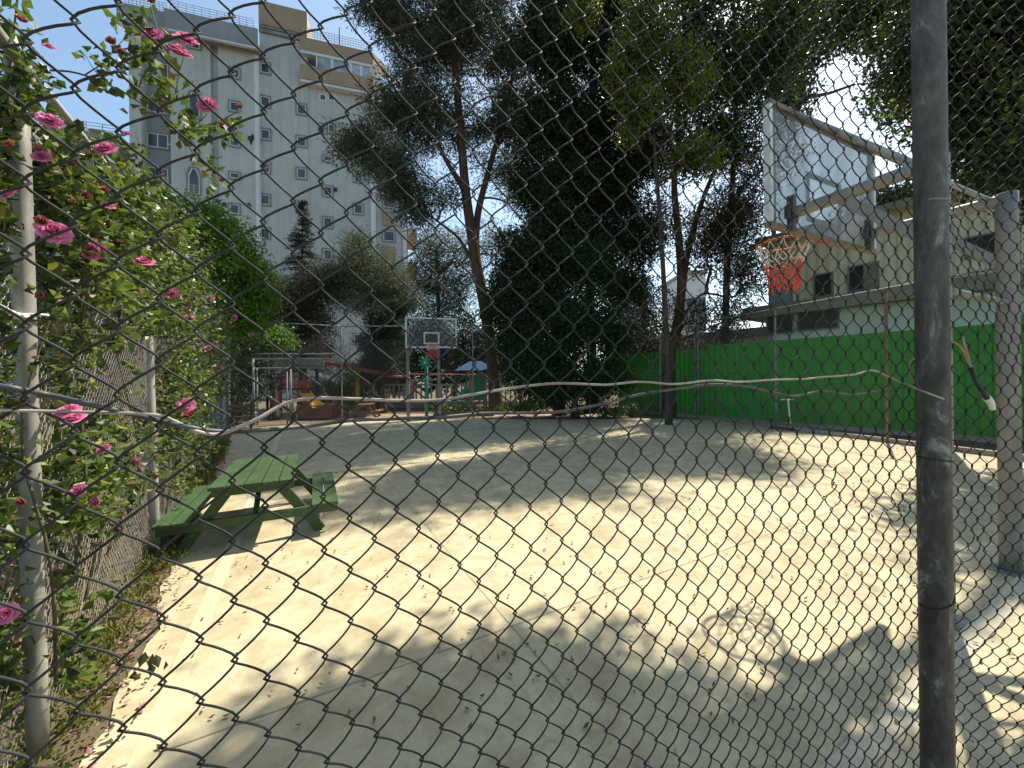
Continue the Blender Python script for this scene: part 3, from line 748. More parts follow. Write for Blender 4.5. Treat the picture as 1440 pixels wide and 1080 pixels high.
bc = V3(2.945, 3.615, 0); bu = norm(V3(1.59, .77, 0)); bf = V3(-bu[1], bu[0], 0)
basketball_hoop('near basketball hoop with clear backboard and red and white net, seen from behind', bc, bu, bf, 2.93, 1.78, 1.06,
    [V3(2.945, 2.675, 0), V3(4.19, 3.27, 0)], 3.2, [(-.62, 3.07), (.70, 3.09)], .066, True)
pa = G(577, 592); pb = G(621, 590)
mid = (pa+pb)/2; mid[1] = 15.25
fd = norm(V3(.30, -.95, 0)); fu = V3(-fd[1], fd[0], 0)
fb = P(607, 488, 14.7)*V3(1, 1, 0)
basketball_hoop('far basketball hoop with clear framed backboard on two posts at the far end', fb, fu, fd, 2.86, 1.92, 1.15,
    [V3(pa[0], 15.35, 0), V3(pb[0], 15.55, 0)], 3.05, [(-.55, 3.0), (.2, 3.0)], .062, False)

# ------------------------------------------------------------------ apartment building
B = Frame(V3(-32.7, 33, 0), math.atan2(.297, .955))
def bs(px, py, dep=0.0):
    """pixel -> (s along facade, height) on the facade plane set back by dep"""
    a, b = ray(px, py); o = B.o + B.y*dep
    s = (a*o[1]-o[0])/(B.x[0]-a*B.x[1]); z = o[1]+B.x[1]*s
    return s, CAM_H - b*z
apt = thing('apartment_building', 'tall grey green apartment block with tan rooftop bands behind the court at left', 'building', B.p(12, 0, 0))
RH = 33.6
def blk(name, s0, s1, y0, y1, z0, z1, mat, label=None, bev=0):
    mb = MB(); B.box(mb, s0, s1, y0, y1, z0, z1); return part(name, mb, mat, apt, label=label)
sA0 = bs(181, 100)[0]; sR0 = bs(199, 200)[0]; sR1 = bs(240, 200)[0]; sG = bs(302, 200)[0]; sA1 = bs(359, 200)[0]
sB1 = bs(432, 60, .5)[0]; sC0 = bs(432, 160, .5)[0]; sC1 = bs(521, 250, .5)[0]; sD1 = bs(572, 350, 1.4)[0]
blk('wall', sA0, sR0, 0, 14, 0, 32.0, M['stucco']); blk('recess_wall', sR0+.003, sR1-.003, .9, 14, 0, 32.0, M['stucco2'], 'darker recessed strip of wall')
blk('wall', sR1, sG-.25, 0, 14, 0, 32.0, M['stucco']); blk('wall', sG-.25, sG+.35, .35, 14, 0, 31.98, M['stucco']); blk('wall', sG+.35, sA1, -.12, 14, 0, 32.0, M['stucco'])
blk('corner_pilaster', sA1+.002, sA1+.28, -.10, .9, 0, 31.9, M['stuccow'], 'corner strip with sunlight painted in as pale stucco')  # sun on the side of the wall step, put into paler stucco
blk('wall', sA1+.29, sB1, .5, 14, 0, 37.0, M['stucco']); blk('wall', sB1+.003, sC1, .56, 14, 0, 31.0, M['stucco'])
blk('corner_pilaster', sC1+.003, sC1+.42, .38, 12, 0, 31.0, M['stuccow'], 'corner strip with sunlight painted in as pale stucco')
blk('wall', sC1+.43, sD1-.4, 1.9, 13, 0, 30.9, M['stucco']); blk('corner_pilaster', sD1-.39, sD1, 1.7, 13, 0, 30.9, M['stuccow'], 'corner strip with sunlight painted in as pale stucco')
# parapet roof bands
for (a, b, y, z0, z1) in ((sA0-.5, sR1, -.55, 31.9, 33.6), (sR1+.004, sA1+.5, -.85, 31.95, 33.7)):
    mb = MB(); B.box(mb, a, b, y, y+.22, z0, z1); B.box(mb, a, b, y+.223, 14, z0+.02, z0+.5); B.box(mb, a+.01, b-.01, 13.5, 14.01, z0+.51, z1); part('parapet', mb, M['parapet'], apt)
    mb = MB(); B.box(mb, a-.03, b+.03, y-.06, y+.2, z0-.14, z0-.003); part('cornice', mb, M['stuccow'], apt)
mb = MB(); B.box(mb, sA1+.27, sB1+.02, .40, 14.1, 35.2, 37.4); part('roof_band', mb, M['tan'], apt)
for k, zz in enumerate((34.9, 34.45)):
    mb = MB(); B.box(mb, sA1+.285, sB1+.03, .36-.02*k, 14.05, zz, zz+.18); part('cornice', mb, M['trim'], apt)
# penthouse terrace on the right
tz = [bs(432, y, .4)[1] for y in (57, 76, 97, 118)]
e1 = bs(524, 150, .2)[0]; e0 = sB1 - .55
def terr(name, z0, z1, y0, mat, e0_=e0, e1_=e1):
    mb = MB(); B.box(mb, e0_, e1_, y0, y0+.2, z0, z1); beam(mb, B.p(e1_+.003, y0+.1, (z0+z1)/2), B.p(e1_+1.5, y0+1.7, (z0+z1)/2), .2, z1-z0)
    B.box(mb, e0_, e0_+.2, y0+.203, 1.6, z0, z1); return part(name, mb, mat, apt)
terr('terrace_band', tz[1]+.05, tz[0], .05, M['tan']); terr('terrace_parapet', tz[3]+.12, tz[2], -.15, M['tan'])
mb = MB(); B.box(mb, e0+.01, e1+.6, -.05, 8, tz[3]-.15, tz[3]+.118); part('terrace_slab', mb, M['stuccow'], apt)
mb = MB(); B.box(mb, e0+.01, e1+.7, .06, 8, tz[1]-.2, tz[1]+.045); part('terrace_roof', mb, M['stuccow'], apt)
mb = MB(); B.box(mb, sB1+1.2, e1, 1.30, 8, tz[2]-1.2, tz[1]-.22); part('wall', mb, M['trim'], apt)
for k, (a, b) in enumerate(((.22, .42), (.44, .68), (.70, .83), (.85, .98))):
    mb = MB(); x0 = e0+(e1-e0)*a; x1 = e0+(e1-e0)*b; B.box(mb, x0, x1, .16, .2, tz[2]+.003, tz[1]-.21); g = part('terrace_glazing', mb, M['glaz'], apt)
    for xx in (x0, x1):
        mb = MB(); B.box(mb, xx-.06, xx+.06, .10, .26, tz[2]+.002, tz[1]-.215); part('mullion', mb, M['frame'], g)
# roof railings
def railing(a, b, y, z0, h_=.9, n=12):
    mb = MB()
    for zz in np.linspace(h_*.3, h_, 4): tube(mb, np.array([B.p(a, y, z0+zz), B.p(b, y, z0+zz)]), .018, 5)
    for x in np.linspace(a, b, n): tube(mb, np.array([B.p(x, y, z0), B.p(x, y, z0+h_)]), .022, 5)
    part('roof_railing', mb, M['galv2'], apt)
railing(sA0, sR1, -.4, 33.58); railing(sR1+.4, sA1+.2, -.7, 33.68); railing(e0+.3, e1, .15, tz[0], 1.0, 26)
mb = MB(); p_ = B.p(sB1+2.9, .4, tz[0]); tube(mb, np.array([p_, p_+V3(0, 0, 2.0)]), .05, 6); part('mast', mb, M['dmetal'], apt)
# windows
def window(px, py, wpx, hpx, y, kind='square', trim=True, rail_=False):
    s, h = bs(px, py, y); z = B.o[1]+B.x[1]*s
    ww = wpx/FPX*z/.985*1.02; hh = hpx/FPX*z
    f = .11; mb = MB()
    if kind == 'arch':
        ring = [(-ww/2, -hh/2), (ww/2, -hh/2), (ww/2, hh*.22), (ww*.22, hh/2), (-ww*.22, hh/2), (-ww/2, hh*.22)]
    else: ring = [(-ww/2, -hh/2), (ww/2, -hh/2), (ww/2, hh/2), (-ww/2, hh/2)]
    def rr(mb, ring, k0, k1, y0, y1):
        n = len(ring); R = np.array(ring); v = []
        for kk, yy in ((k0, y0), (k1, y0), (k1, y1), (k0, y1)):
            q = R - np.sign(R)*np.minimum(np.abs(R), kk); v += [B.p(s+a, yy, h+b) for a, b in q]
        i = np.arange(n); j = (i+1) % n; f = []
        for k in range(4):
            a_, b_ = k*n, ((k+1) % 4)*n; f += np.stack([a_+i, a_+j, b_+j, b_+i], 1).tolist()
        mb.add(v, f)
    root = None
    if trim:
        rr(mb, [(a*1.0+np.sign(a)*f*1.25, b+np.sign(b)*f*1.25) for a, b in ring], 0, f*1.25, y-.07, y+.05); root = part('window', mb, M['trim'], apt)
    else:
        rr(mb, [(a+np.sign(a)*.05, b+np.sign(b)*.05) for a, b in ring], 0, .05, y-.03, y+.04); root = part('window', mb, M['frame'], apt)
    mb = MB(); rr(mb, ring, 0, .075, y-.035, y+.04)
    if wpx > 16: B.box(mb, s-.04, s+.04, y-.036, y+.0, h-hh/2+.076, h+hh/2-.076)
    part('frame', mb, M['frame'], root)
    mb = MB(); q = [(a*.97, b*.97) for a, b in ring]; n = len(q)
    mb.add([B.p(s+a, y-.012, h+b) for a, b in q], [[0, 1, 2, 3]] if n == 4 else [[0, 1, 2, 5], [2, 3, 4, 5]]); part('pane', mb, M['pane'], root)
    if rail_:
        mb = MB()
        for zz in np.linspace(-.48, -.15, 6): tube(mb, np.array([B.p(s-ww/2, y-.06, h+hh*zz), B.p(s+ww/2, y-.06, h+hh*zz)]), .02, 4)
        for xx in (-.5, 0, .5): tube(mb, np.array([B.p(s+ww*xx, y-.06, h-hh*.48), B.p(s+ww*xx, y-.06, h-hh*.15)]), .02, 4)
        part('grille', mb, M['frame'], root)
for y in (98, 149, 198, 246, 296, 345): window(222, y, 24, 20, .9, trim=True, rail_=(y == 246))
for y in (50, 148, 255, 352): window(273, y, 13, 36, 0, 'arch', rail_=(y == 255))
for y in (56, 103, 150, 199, 247, 294, 342, 388): window(330, y, 11, 13 if y != 247 else 8, -.12)
for y in (34, 96, 143, 189, 236, 281, 328, 374, 421, 468): window(373, y, 11, 14, .5)
for y in (154, 199, 244, 291, 338, 384, 430): window(424, y, 11, 14, .5)
for x in (454, 466):
    window(x, 137, 8, 9, .56, trim=False)
    for y in (181,): window(x, y, 8, 12, .56)
for y in (223, 269, 313, 358, 402, 446, 494): window(461, y, 11, 14 if y != 223 else 8, .56)
for y in (249, 294, 340, 386, 432, 477): window(504, y, 11, 14, .56)
for y in (285, 332, 378, 424): window(547, y, 15, 15, 1.9, trim=True)
for y in (308, 356, 402):
    s, h = bs(547, y, 1.9); mb = MB(); B.box(mb, s-.62, s+.62, 1.72, 1.9, h-.75, h+.75); part('spandrel', mb, M['tan'], apt)
# small balconies on the right-hand end
for y in (330, 377, 424, 470):
    s, h = bs(577, y, 2.6); mb = MB(); B.box(mb, sD1+.003, sD1+1.1, 2.4, 6, h-.6, h+.65); part('balcony', mb, M['tan'], apt)
    mb = MB(); B.box(mb, sD1+.004, sD1+.15, 2.8, 5.6, h+.9, h+2.2); part('window', mb, M['pane'], apt)
# vents and a condenser
for (x, y) in ((318, 195), (352, 195), (316, 288), (350, 289), (472, 267)):
    s, h = bs(x, y, -.12 if x < 360 else .56); yy = -.12 if x < 360 else .56; mb = MB(); B.box(mb, s-.14, s+.14, yy-.16, yy-.003, h-.16, h+.16); part('wall_vent', mb, M['dmetal'], apt)
s, h = bs(228, 262, .9); mb = MB(); B.box(mb, s-.45, s+.45, .5, .89, h-.35, h+.35); cnd = part('air_conditioner', mb, M['frame'], apt)
mb = MB(); a = np.linspace(0, 2*np.pi, 20); tube(mb, np.array([B.p(s-.1+.25*math.cos(t), .49, h+.25*math.sin(t)) for t in a]), .02, 5); part('fan_grille', mb, M['dmetal'], cnd)
s, h = bs(242, 160, 0); mb = MB(); tube(mb, np.array([B.p(sR1-.15, .8, 2), B.p(sR1-.15, .8, 31)]), .07, 6); part('drainpipe', mb, M['dmetal'], apt)

# ------------------------------------------------------------------ shed building behind the green wall
S0 = P(1082, 440, 17.5)*V3(1, 1, 0)
S = Frame(S0, math.atan2(-.817, .576)); 
def ss(px, py, dep=0):
    a, b = ray(px, py); o = S.o + S.y*dep
    s = (a*o[1]-o[0])/(S.x[0]-a*S.x[1]); z = o[1]+S.x[1]*s
    return s, CAM_H - b*z
shed = thing('warehouse', 'low off white and beige corrugated building behind the green wall', 'building', S.p(6, 0, 0))
zl = ss(1110, 434)[1]; zl0 = zl-.28; zt = ss(1240, 300)[1]
mb = MB(); S.box(mb, 0, 22, 0, 9, 0, zl0); part('lower_wall', mb, M['shedw'], shed)
mb = MB(); S.box(mb, -1.0, 22, -.55, 9, zl0+.003, zl0+.30); S.box(mb, -1.0, 22, -.35, 9, zl0+.303, zl0+.52); part('ledge', mb, M['ledge'], shed)
zu = zl0+.523
mb = MB(); corrugated(mb, S.p(0, .05), S.p(22, .05), zu, zt, .34, .04, .3); S.box(mb, 0, 22, .13, 8.9, zu, zt-.02); part('upper_wall', mb, M['shed'], shed)
mb = MB(); S.box(mb, -.4, 22.3, -.35, 9.3, zt+.003, zt+.16); S.box(mb, -.4, 22.3, -.42, -.353, zt-.12, zt+.18); part('roof', mb, M['ledge'], shed)
def swin(px, py, w_, h_, y, mat, name='window'):
    s, h = ss(px, py, y); mb = MB(); S.box(mb, s-w_/2, s+w_/2, y-.05, y+.02, h-h_/2, h+h_/2); o = part(name, mb, mat, shed)
    mb = MB()
    for k in (-1, 1):
        S.box(mb, s+k*w_/2-.03*(1+k)+.0, s+k*w_/2+.03*(1-k)+.06*0, y-.08, y+.0, h-h_/2, h+h_/2) if False else S.box(mb, s+k*(w_/2+.03)-.03, s+k*(w_/2+.03)+.03, y-.08, y-.0, h-h_/2-.06, h+h_/2+.06)
        S.box(mb, s-w_/2, s+w_/2, y-.08, y-.0, h+k*(h_/2+.03)-.03, h+k*(h_/2+.03)+.03)
    part('frame', mb, M['trim'], o)
swin(1097, 456, .95, .75, 0, M['dark']); swin(1150, 448, 1.3, .85, 0, M['dark'])
swin(1098, 414, .8, .75, .02, M['shutter']); swin(1158, 401, .55, .85, .02, M['dark']); swin(1214, 390, .8, .9, .02, M['dark']); swin(1384, 345, .7, .6, .02, M['dark'])
mb = MB(); s, h = ss(1225, 390, 0); S.box(mb, s-.2, s+.2, -.12, -.03, h-.5, h+.5); part('shutter', mb, mottled('torn_board', (.16, .12, .09), (.3, .24, .19), 6, .8), shed)
# low flat shed further left
S2 = S.p(-7.5, 1.0); shed2 = thing('outbuilding', 'low flat roofed grey outbuilding left of the beige warehouse', 'building', S2)
zz = P(1040, 470, 21)[2]
mb = MB(); S.box(mb, -9, -.6, 1.6, 7, 0, zz-.3); part('wall', mb, M['shedw'], shed2); mb = MB(); S.box(mb, -9.3, -.3, 1.2, 7.4, zz-.297, zz+.12); part('roof', mb, M['ledge'], shed2)
# distant pale towers seen between the trees
def tower(px0, px1, pyt, z, label, mat):
    a = P(px0, 530, z); b = P(px1, 530, z); H_ = P((px0+px1)/2, pyt, z)[2]; wv = b[0]-a[0]
    root = thing('tower_block', label, 'building', V3((a[0]+b[0])/2, z+5, 0)); mb = MB(); obox(mb, V3((a[0]+b[0])/2, z+5, H_/2), V3(1, 0, 0), V3(0, 1, 0), V3(0, 0, 1), wv, 10, H_); part('wall', mb, mat, root)
    mb = MB(); obox(mb, V3((a[0]+b[0])/2, z+5, H_+.25), V3(1, 0, 0), V3(0, 1, 0), V3(0, 0, 1), wv+.5, 10.5, .5); part('parapet', mb, M['parapet'], root)
    nf = int(H_/3); 
    for k in range(1, nf):
        for x in np.linspace(a[0]+wv*.2, b[0]-wv*.2, 3 if wv > 6 else 2):
            mb = MB(); obox(mb, V3(x, z-.03, k*3+1.4), V3(1, 0, 0), V3(0, 1, 0), V3(0, 0, 1), 1.1, .06, 1.3); part('window', mb, M['pane'], root)
tower(966, 994, 385, 62, 'narrow pale tower block far behind the bare forked tree', M['stuccow'])
lb = thing('low_building', 'low grey flat roofed building with a roof railing half hidden behind the roses', 'building', P(90, 560, 38)*V3(1, 1, 0))
LB = Frame(P(168, 200, 36)*V3(1, 1, 0), math.atan2(.297, .955)); hz_ = P(168, 200, 36)[2]
mb = MB(); LB.box(mb, -34, 0, 0, 12, 0, hz_); part('wall', mb, M['stucco2'], lb)
mb = MB(); LB.box(mb, -34.2, .2, -.3, 12.2, hz_+.003, hz_+.5); part('parapet', mb, M['parapet'], lb)
mb = MB()
for q in np.linspace(.35, .9, 3): tube(mb, np.array([LB.p(-34, -.1, hz_+.5+q), LB.p(0, -.1, hz_+.5+q)]), .025, 5)
for x in np.linspace(-34, 0, 30): tube(mb, np.array([LB.p(x, -.1, hz_+.5), LB.p(x, -.1, hz_+1.42)]), .025, 5)
part('roof_railing', mb, M['galv2'], lb)
for k in range(7):
    for x in (-4, -9.5, -15, -20.5, -26):
        if 3+k*3.05 < hz_-1.5:
            mb = MB(); LB.box(mb, x-.6, x+.6, -.05, .02, 2.6+k*3.05, 4+k*3.05); part('window', mb, M['pane'], lb)
tower(880, 912, 420, 70, 'distant pale block glimpsed left of the bare forked tree trunk', M['stucco'])
# ------------------------------------------------------------------ trees
def pz(px, py, z): return P(px, py, z)
def lob(px, py, z, rx, ry, dz, w=1):
    """lobe centred on a pixel at depth z; radii in pixels (x, height) and metres (depth)"""
    return (P(px, py, z), V3(rx/FPX*z, dz, ry/FPX*z), w)
# big pine with a forked leaning trunk
b = G(700, 582); b = V3(-.75, 18.5, 0)
tr_pts = [b, pz(694, 520, 18.5), pz(683, 440, 18.5), pz(668, 360, 18.4), pz(655, 270, 18.2), pz(648, 190, 18.0), pz(640, 90, 18), pz(632, -40, 18), pz(630, -120, 18)]
tree('pine_tree', 'big dark pine with a leaning reddish trunk right of the apartment block', b,
    [(tr_pts, .34, .10), ([pz(668, 360, 18.4), pz(672, 300, 18.6), pz(690, 230, 18.8), pz(712, 150, 19), pz(728, 60, 19)], .2, .07),
     ([pz(672, 380, 18.4), pz(655, 350, 18.3), pz(640, 330, 18), pz(600, 300, 17.7)], .1, .04), ([pz(655, 270, 18.2), pz(630, 230, 18), pz(600, 170, 17.6), pz(570, 120, 17.5)], .13, .05)],
    [lob(600, 60, 18, 62, 70, 2.2, 3), lob(540, 20, 17.6, 45, 32, 1.6, 1.3), lob(655, 30, 18.5, 66, 68, 2.4, 3), lob(720, 70, 18.5, 60, 90, 2.4, 3), lob(575, 165, 17.8, 62, 45, 1.8, 2.4), lob(515, 210, 17.3, 42, 26, 1.3, 1.0),
     lob(560, 250, 17.4, 44, 36, 1.4, 1.4), lob(640, 180, 18.4, 55, 42, 2, 1.3), lob(720, 180, 19, 52, 46, 2, 1.5), lob(585, 300, 17.6, 26, 22, 1, .5), lob(625, 275, 18, 30, 26, 1, .35), lob(700, 245, 19, 36, 24, 1.4, .5), lob(640, -60, 18, 110, 60, 3, 2.5), lob(730, 280, 19, 24, 20, 1, .3)],
    L['pine'], M['bark'], .26, .042, .27, 66, 1500, True, .12, .1, lmat2=L['pine2'], frac2=.08, shell=.5)
# two tall dark cypress-like evergreens
b = V3(2.1, 17.2, 0)
tree('cypress_tree', 'tall black green evergreen on the left of the dark middle pair', b,
    [([b, pz(786, 500, 17.2), pz(787, 380, 17.2), pz(786, 250, 17.2), pz(784, 100, 17.2), pz(782, -60, 17.2)], .24, .08)],
    [lob(785, 60, 17.2, 52, 80, 1.7, 3), lob(780, -60, 17.2, 55, 70, 1.7, 2), lob(765, 170, 17, 44, 60, 1.5, 1.8), lob(805, 190, 17.4, 36, 60, 1.5, 1.6), lob(770, 300, 17, 40, 50, 1.3, 1.6), lob(800, 262, 17.3, 42, 34, 1.3, 1.5), lob(756, 250, 17, 34, 40, 1.2, 1.2), lob(780, 380, 17, 50, 40, 1.3, 1.4), lob(745, 360, 16.6, 46, 46, 1.3, 1.9), lob(800, 330, 17.2, 30, 50, 1.2, 1.0), lob(725, 430, 16.6, 45, 50, 1.3, 2.1), lob(760, 440, 16.5, 45, 60, 1.3, 2.0)],
    L['cypress'], M['bark2'], .19, .075, .26, 70, 1500, False, .5, .2, shell=.55)
b = V3(3.75, 18.2, 0)
tree('cypress_tree', 'tall black green evergreen on the right of the dark middle pair with drooping sprays', b,
    [([b, pz(832, 500, 18.2), pz(829, 400, 18.2), pz(828, 280, 18.2), pz(832, 120, 18.2), pz(836, -60, 18.2)], .27, .08)],
    [lob(845, 40, 18.2, 60, 80, 1.9, 3), lob(850, -60, 18.2, 60, 70, 1.9, 2), lob(880, 140, 18, 50, 66, 1.7, 2), lob(835, 190, 18.3, 46, 56, 1.7, 1.7), lob(842, 275, 18.2, 44, 40, 1.5, 1.5), lob(880, 400, 18.0, 34, 40, 1.3, 1.0), lob(875, 250, 18, 44, 52, 1.5, 1.5), lob(900, 330, 17.8, 36, 46, 1.4, 1.1), lob(850, 330, 18, 36, 40, 1.4, 1.0), lob(915, 210, 18, 40, 50, 1.5, 1.0)],
    L['cypress'], M['bark2'], .19, .07, .27, 66, 1400, False, .5, .2, shell=.5)
# broad dense thuja at their feet
b = V3(2.6, 15.95, 0)
tree('thuja_tree', 'broad dense dark green conifer standing right behind the far fence', b,
    [([b, pz(808, 540, 15.95), pz(808, 480, 15.95), pz(810, 400, 15.95)], .15, .05)],
    [lob(812, 455, 16, 44, 62, 1.4, 1.9), lob(768, 505, 16, 46, 50, 1.3, 1.8), lob(858, 470, 16.1, 30, 50, 1.2, 1.1), lob(850, 530, 15.9, 36, 32, 1.1, .9), lob(722, 490, 16.5, 34, 66, 1.2, 1.3), lob(838, 380, 16.2, 34, 46, 1.1, .9), lob(800, 540, 15.8, 80, 28, 1.2, 1.5), lob(800, 360, 16.4, 26, 36, 1.0, .6), lob(700, 420, 16.8, 22, 40, 1.0, .5)],
    L['cypress2'], M['bark2'], .15, .065, .26, 60, 1000, False, .5, .25, shell=.6)
# forked reddish tree with thin foliage
b = V3(6.65, 16.4, 0)
tree('pine_tree', 'thinly leaved forked tree with a reddish trunk at the right rear of the court', b,
    [([b, pz(940, 520, 16.4), pz(952, 460, 16.4), pz(958, 410, 16.4), pz(955, 340, 16.4), pz(948, 260, 16.4), pz(954, 200, 16.4), pz(950, 110, 16.4)], .26, .07), ([pz(958, 410, 16.4), pz(968, 350, 16.3), pz(985, 290, 16), pz(1005, 240, 15.8), pz(1030, 190, 15.6)], .15, .05),
     ([pz(952, 460, 16.4), pz(985, 415, 16), pz(1030, 418, 15.6), pz(1045, 400, 15.4)], .06, .025), ([pz(985, 290, 16), pz(1010, 300, 15.6), pz(1040, 310, 15.4)], .06, .025)],
    [lob(1000, 330, 15.8, 56, 60, 1.6, 2.4), lob(1040, 300, 15.4, 40, 60, 1.5, 1.8), lob(1045, 380, 15.2, 36, 50, 1.3, 1.3), lob(940, 200, 16.2, 52, 42, 1.8, .8), lob(985, 440, 15.8, 42, 44, 1.2, .55), lob(1025, 455, 15.4, 40, 36, 1.2, .6), lob(935, 300, 16.6, 26, 44, 1.2, .35), lob(915, 440, 16.6, 36, 46, 1.2, .9), lob(1060, 220, 15.4, 60, 50, 1.8, 1.2), lob(985, 130, 15.8, 70, 50, 2, .9)],
    L['brown'], M['bark'], .13, .05, .25, 34, 1150, False, .2, .2, shell=.6)
# large broad-leaved tree, its trunk behind the near post
b = V3(9.72, 8.95, 0)
tree('broadleaf_tree', 'large overhanging broad leaved tree above the near basketball hoop', b,
    [([b, V3(9.74, 8.95, 2.5), V3(9.72, 8.95, 5), V3(9.74, 8.95, 8.4), V3(9.7, 9.0, 12.5)], .24, .10), ([V3(9.7, 9.0, 11), V3(8.4, 8.4, 11.8), V3(6.2, 7.3, 11.2), V3(4.2, 6.3, 9.8)], .12, .05)],
    [(V3(4.05, 6.25, 9.6), V3(1.0, .62, .7), 3.0), (V3(3.55, 5.6, 9.7), V3(.8, .7, .8), 2.0), (V3(5.3, 5.75, 9.6), V3(.9, .6, .6), 1.3), 
     (V3(10.0, 8.0, 8.4), V3(1.9, 1.3, 2.0), 4.2), (V3(11.2, 8.6, 8.0), V3(1.8, 1.3, 2.2), 4.0), (V3(10.4, 8.3, 10.3), V3(2.2, 1.6, 1.6), 2.6), (V3(9.6, 7.6, 6.0), V3(.9, .8, .9), .45), (V3(11.3, 7.8, 6.0), V3(1.2, .9, 1.0), .9), (V3(12.3, 9.2, 10), V3(2, 1.6, 2), 1.6)],
    L['broad'], M['bark2'], .15, .088, .28, 40, 1450, False, .35, .3, lmat2=L['sunny'], frac2=.10, shell=.55, limb_min=9.6)
b = V3(8.6, 15.6, 0)
tree('broadleaf_tree', 'dark spreading leafy tree between the forked trunk and the near backboard', b,
    [([b, P(1020, 500, 15.6), P(1022, 380, 15.5), P(1030, 260, 15.3), P(1035, 120, 15.1), P(1030, -30, 15)], .16, .06)],
    [lob(985, 90, 14.9, 66, 90, 1.3, 3.2), lob(1065, 80, 15.0, 50, 110, 1.3, 2.8), lob(1000, -40, 15, 110, 60, 1.6, 2.5), lob(1110, 40, 15.2, 40, 70, 1.4, 1.4), lob(1010, 200, 14.8, 50, 40, 1.1, 1.2)],
    L['broad'], M['bark2'], .16, .09, .28, 40, 950, False, .35, .3, lmat2=L['sunny'], frac2=.2, shell=.55)
# spray with sunlight painted into its leaves, at the left edge of that crown
b = V3(5.4, 13.4, 0)
tree('broadleaf_tree', 'slender tree with yellow green leaves hanging over the court beside the dark evergreens', b,
    [([b, V3(5.35, 13.4, 3), V3(5.2, 13.3, 6), V3(4.9, 13.1, 9.5), V3(4.6, 12.9, 12.5)], .11, .04)],
    [lob(905, 60, 12.9, 44, 60, 1.0, 2.2), lob(880, 100, 12.6, 26, 40, .8, 1.1), lob(895, 165, 12.6, 26, 40, .8, 1.0), lob(960, 120, 12.9, 36, 60, 1.0, 1.2), lob(975, 225, 12.8, 34, 26, .9, 1.0), lob(820, 20, 13.2, 26, 22, .7, .6), lob(925, -40, 13, 60, 50, 1.2, 1.6)],
    L['sunny'], M['bark2'], .14, .075, .2, 36, 560, False, .6, .3, lmat2=L['broad'], frac2=.28, shell=.6)
# bright green tree left, behind the rose fence
b = V3(-10.6, 12.4, 0)
tree('leafy_tree', 'bright fresh green leafy tree behind the rose covered fence', b,
    [([b, V3(-10.5, 12.4, 1.5), V3(-10.2, 12.3, 3.4), V3(-9.9, 12.2, 4.6)], .13, .05)],
    [lob(250, 330, 12, 46, 50, 1.3, 2), lob(300, 340, 12.4, 44, 48, 1.4, 2.2), lob(335, 385, 12.4, 34, 40, 1.2, 1.7), lob(215, 300, 11.6, 30, 34, 1.1, 1.2), lob(290, 410, 12.2, 48, 36, 1.3, 1.7), lob(330, 440, 12.4, 40, 24, 1.1, 1.2), lob(225, 390, 11.8, 40, 50, 1.3, 1.5), lob(360, 420, 12.8, 20, 16, .7, .4)],
    L['lush'], M['bark2'], .15, .075, .22, 52, 850, False, .25, .3, shell=.5)
# slim dark fir
b = V3(-12.6, 23.5, 0)
root = thing('fir_tree', 'slim pointed dark fir in front of the apartment block', 'tree', b)
tm = MB(); topz = P(426, 278, 23.5)[2]; tb = P(421, 530, 23.5); tb[2] = 0; tp = P(426, 278, 23.5)
tube(tm, np.linspace(tb, tp, 8), np.linspace(.16, .02, 8), 8); fm = MB()
for k in range(34):
    hz = .13+.87*(k/34); nb = 11
    for j in range(nb):
        a = rng.uniform(0, 6.28); ln = (1-hz)*3.1*rng.uniform(.6, 1.2)+.14
        p0 = tb+(tp-tb)*hz; d = V3(math.cos(a), math.sin(a), 0); p1 = p0+d*ln+V3(0, 0, -.28*ln+rng.uniform(-.1, .2))
        tube(tm, np.array([p0, (p0+p1)/2+V3(0, 0, .06*ln), p1]), np.array([.025, .015, .006]), 4)
        m_ = int(14+26*ln); t = rng.uniform(.15, 1, m_); c = p0+(p1-p0)*t[:, None]+rng.normal(size=(m_, 3))*.07
        leaves(fm, c, .20, .04, np.repeat(d[None], m_, 0)+V3(0, 0, .2), .5)
part('trunk', tm, M['bark2'], root, True); part('crown', fm, L['fir'], root)
# other conifers in the middle distance
def mid_tree(label, name, bx, z, pts, lobes, mat, bark, Ls, Ws, cl, per, n, ax=True, droop=.1, lm2=None, fr=0):
    base = P(bx, 560, z); base[2] = 0
    return tree(name, label, base, [([base]+[P(x, y, z) for x, y in pts], .17, .05)], lobes, mat, bark, Ls, Ws, cl, per, n, ax, droop, .1, lmat2=lm2, frac2=fr)
mid_tree('brownish bushy conifer between the slim fir and the far hoop', 'conifer_tree', 428, 21, [(428, 480), (430, 420)], [lob(430, 440, 21, 44, 54, 1.6, 2.4), lob(400, 420, 21, 34, 40, 1.3, 1.3), lob(455, 400, 21.4, 36, 36, 1.3, 1.2), lob(440, 490, 20.8, 50, 36, 1.4, 1.4), lob(385, 470, 20.8, 30, 40, 1.2, .9)], L['brown'], M['bark2'], .2, .035, .28, 40, 560)
mid_tree('pale grey green pine with spreading limbs in front of the apartment block', 'pine_tree', 536, 22, [(530, 500), (520, 440), (512, 380), (508, 340)], [lob(505, 370, 22, 36, 32, 1.5, 1.4), lob(540, 395, 22, 36, 30, 1.5, 1.4), lob(480, 400, 22, 34, 24, 1.3, 1.0), lob(520, 420, 22, 46, 26, 1.5, 1.5), lob(560, 420, 22, 26, 20, 1.2, .7), lob(500, 340, 22, 16, 18, .8, .4), lob(470, 385, 22, 24, 18, 1, .5)], L['pine2'], M['bark2'], .24, .036, .32, 42, 560, lm2=L['pine'], fr=.4)
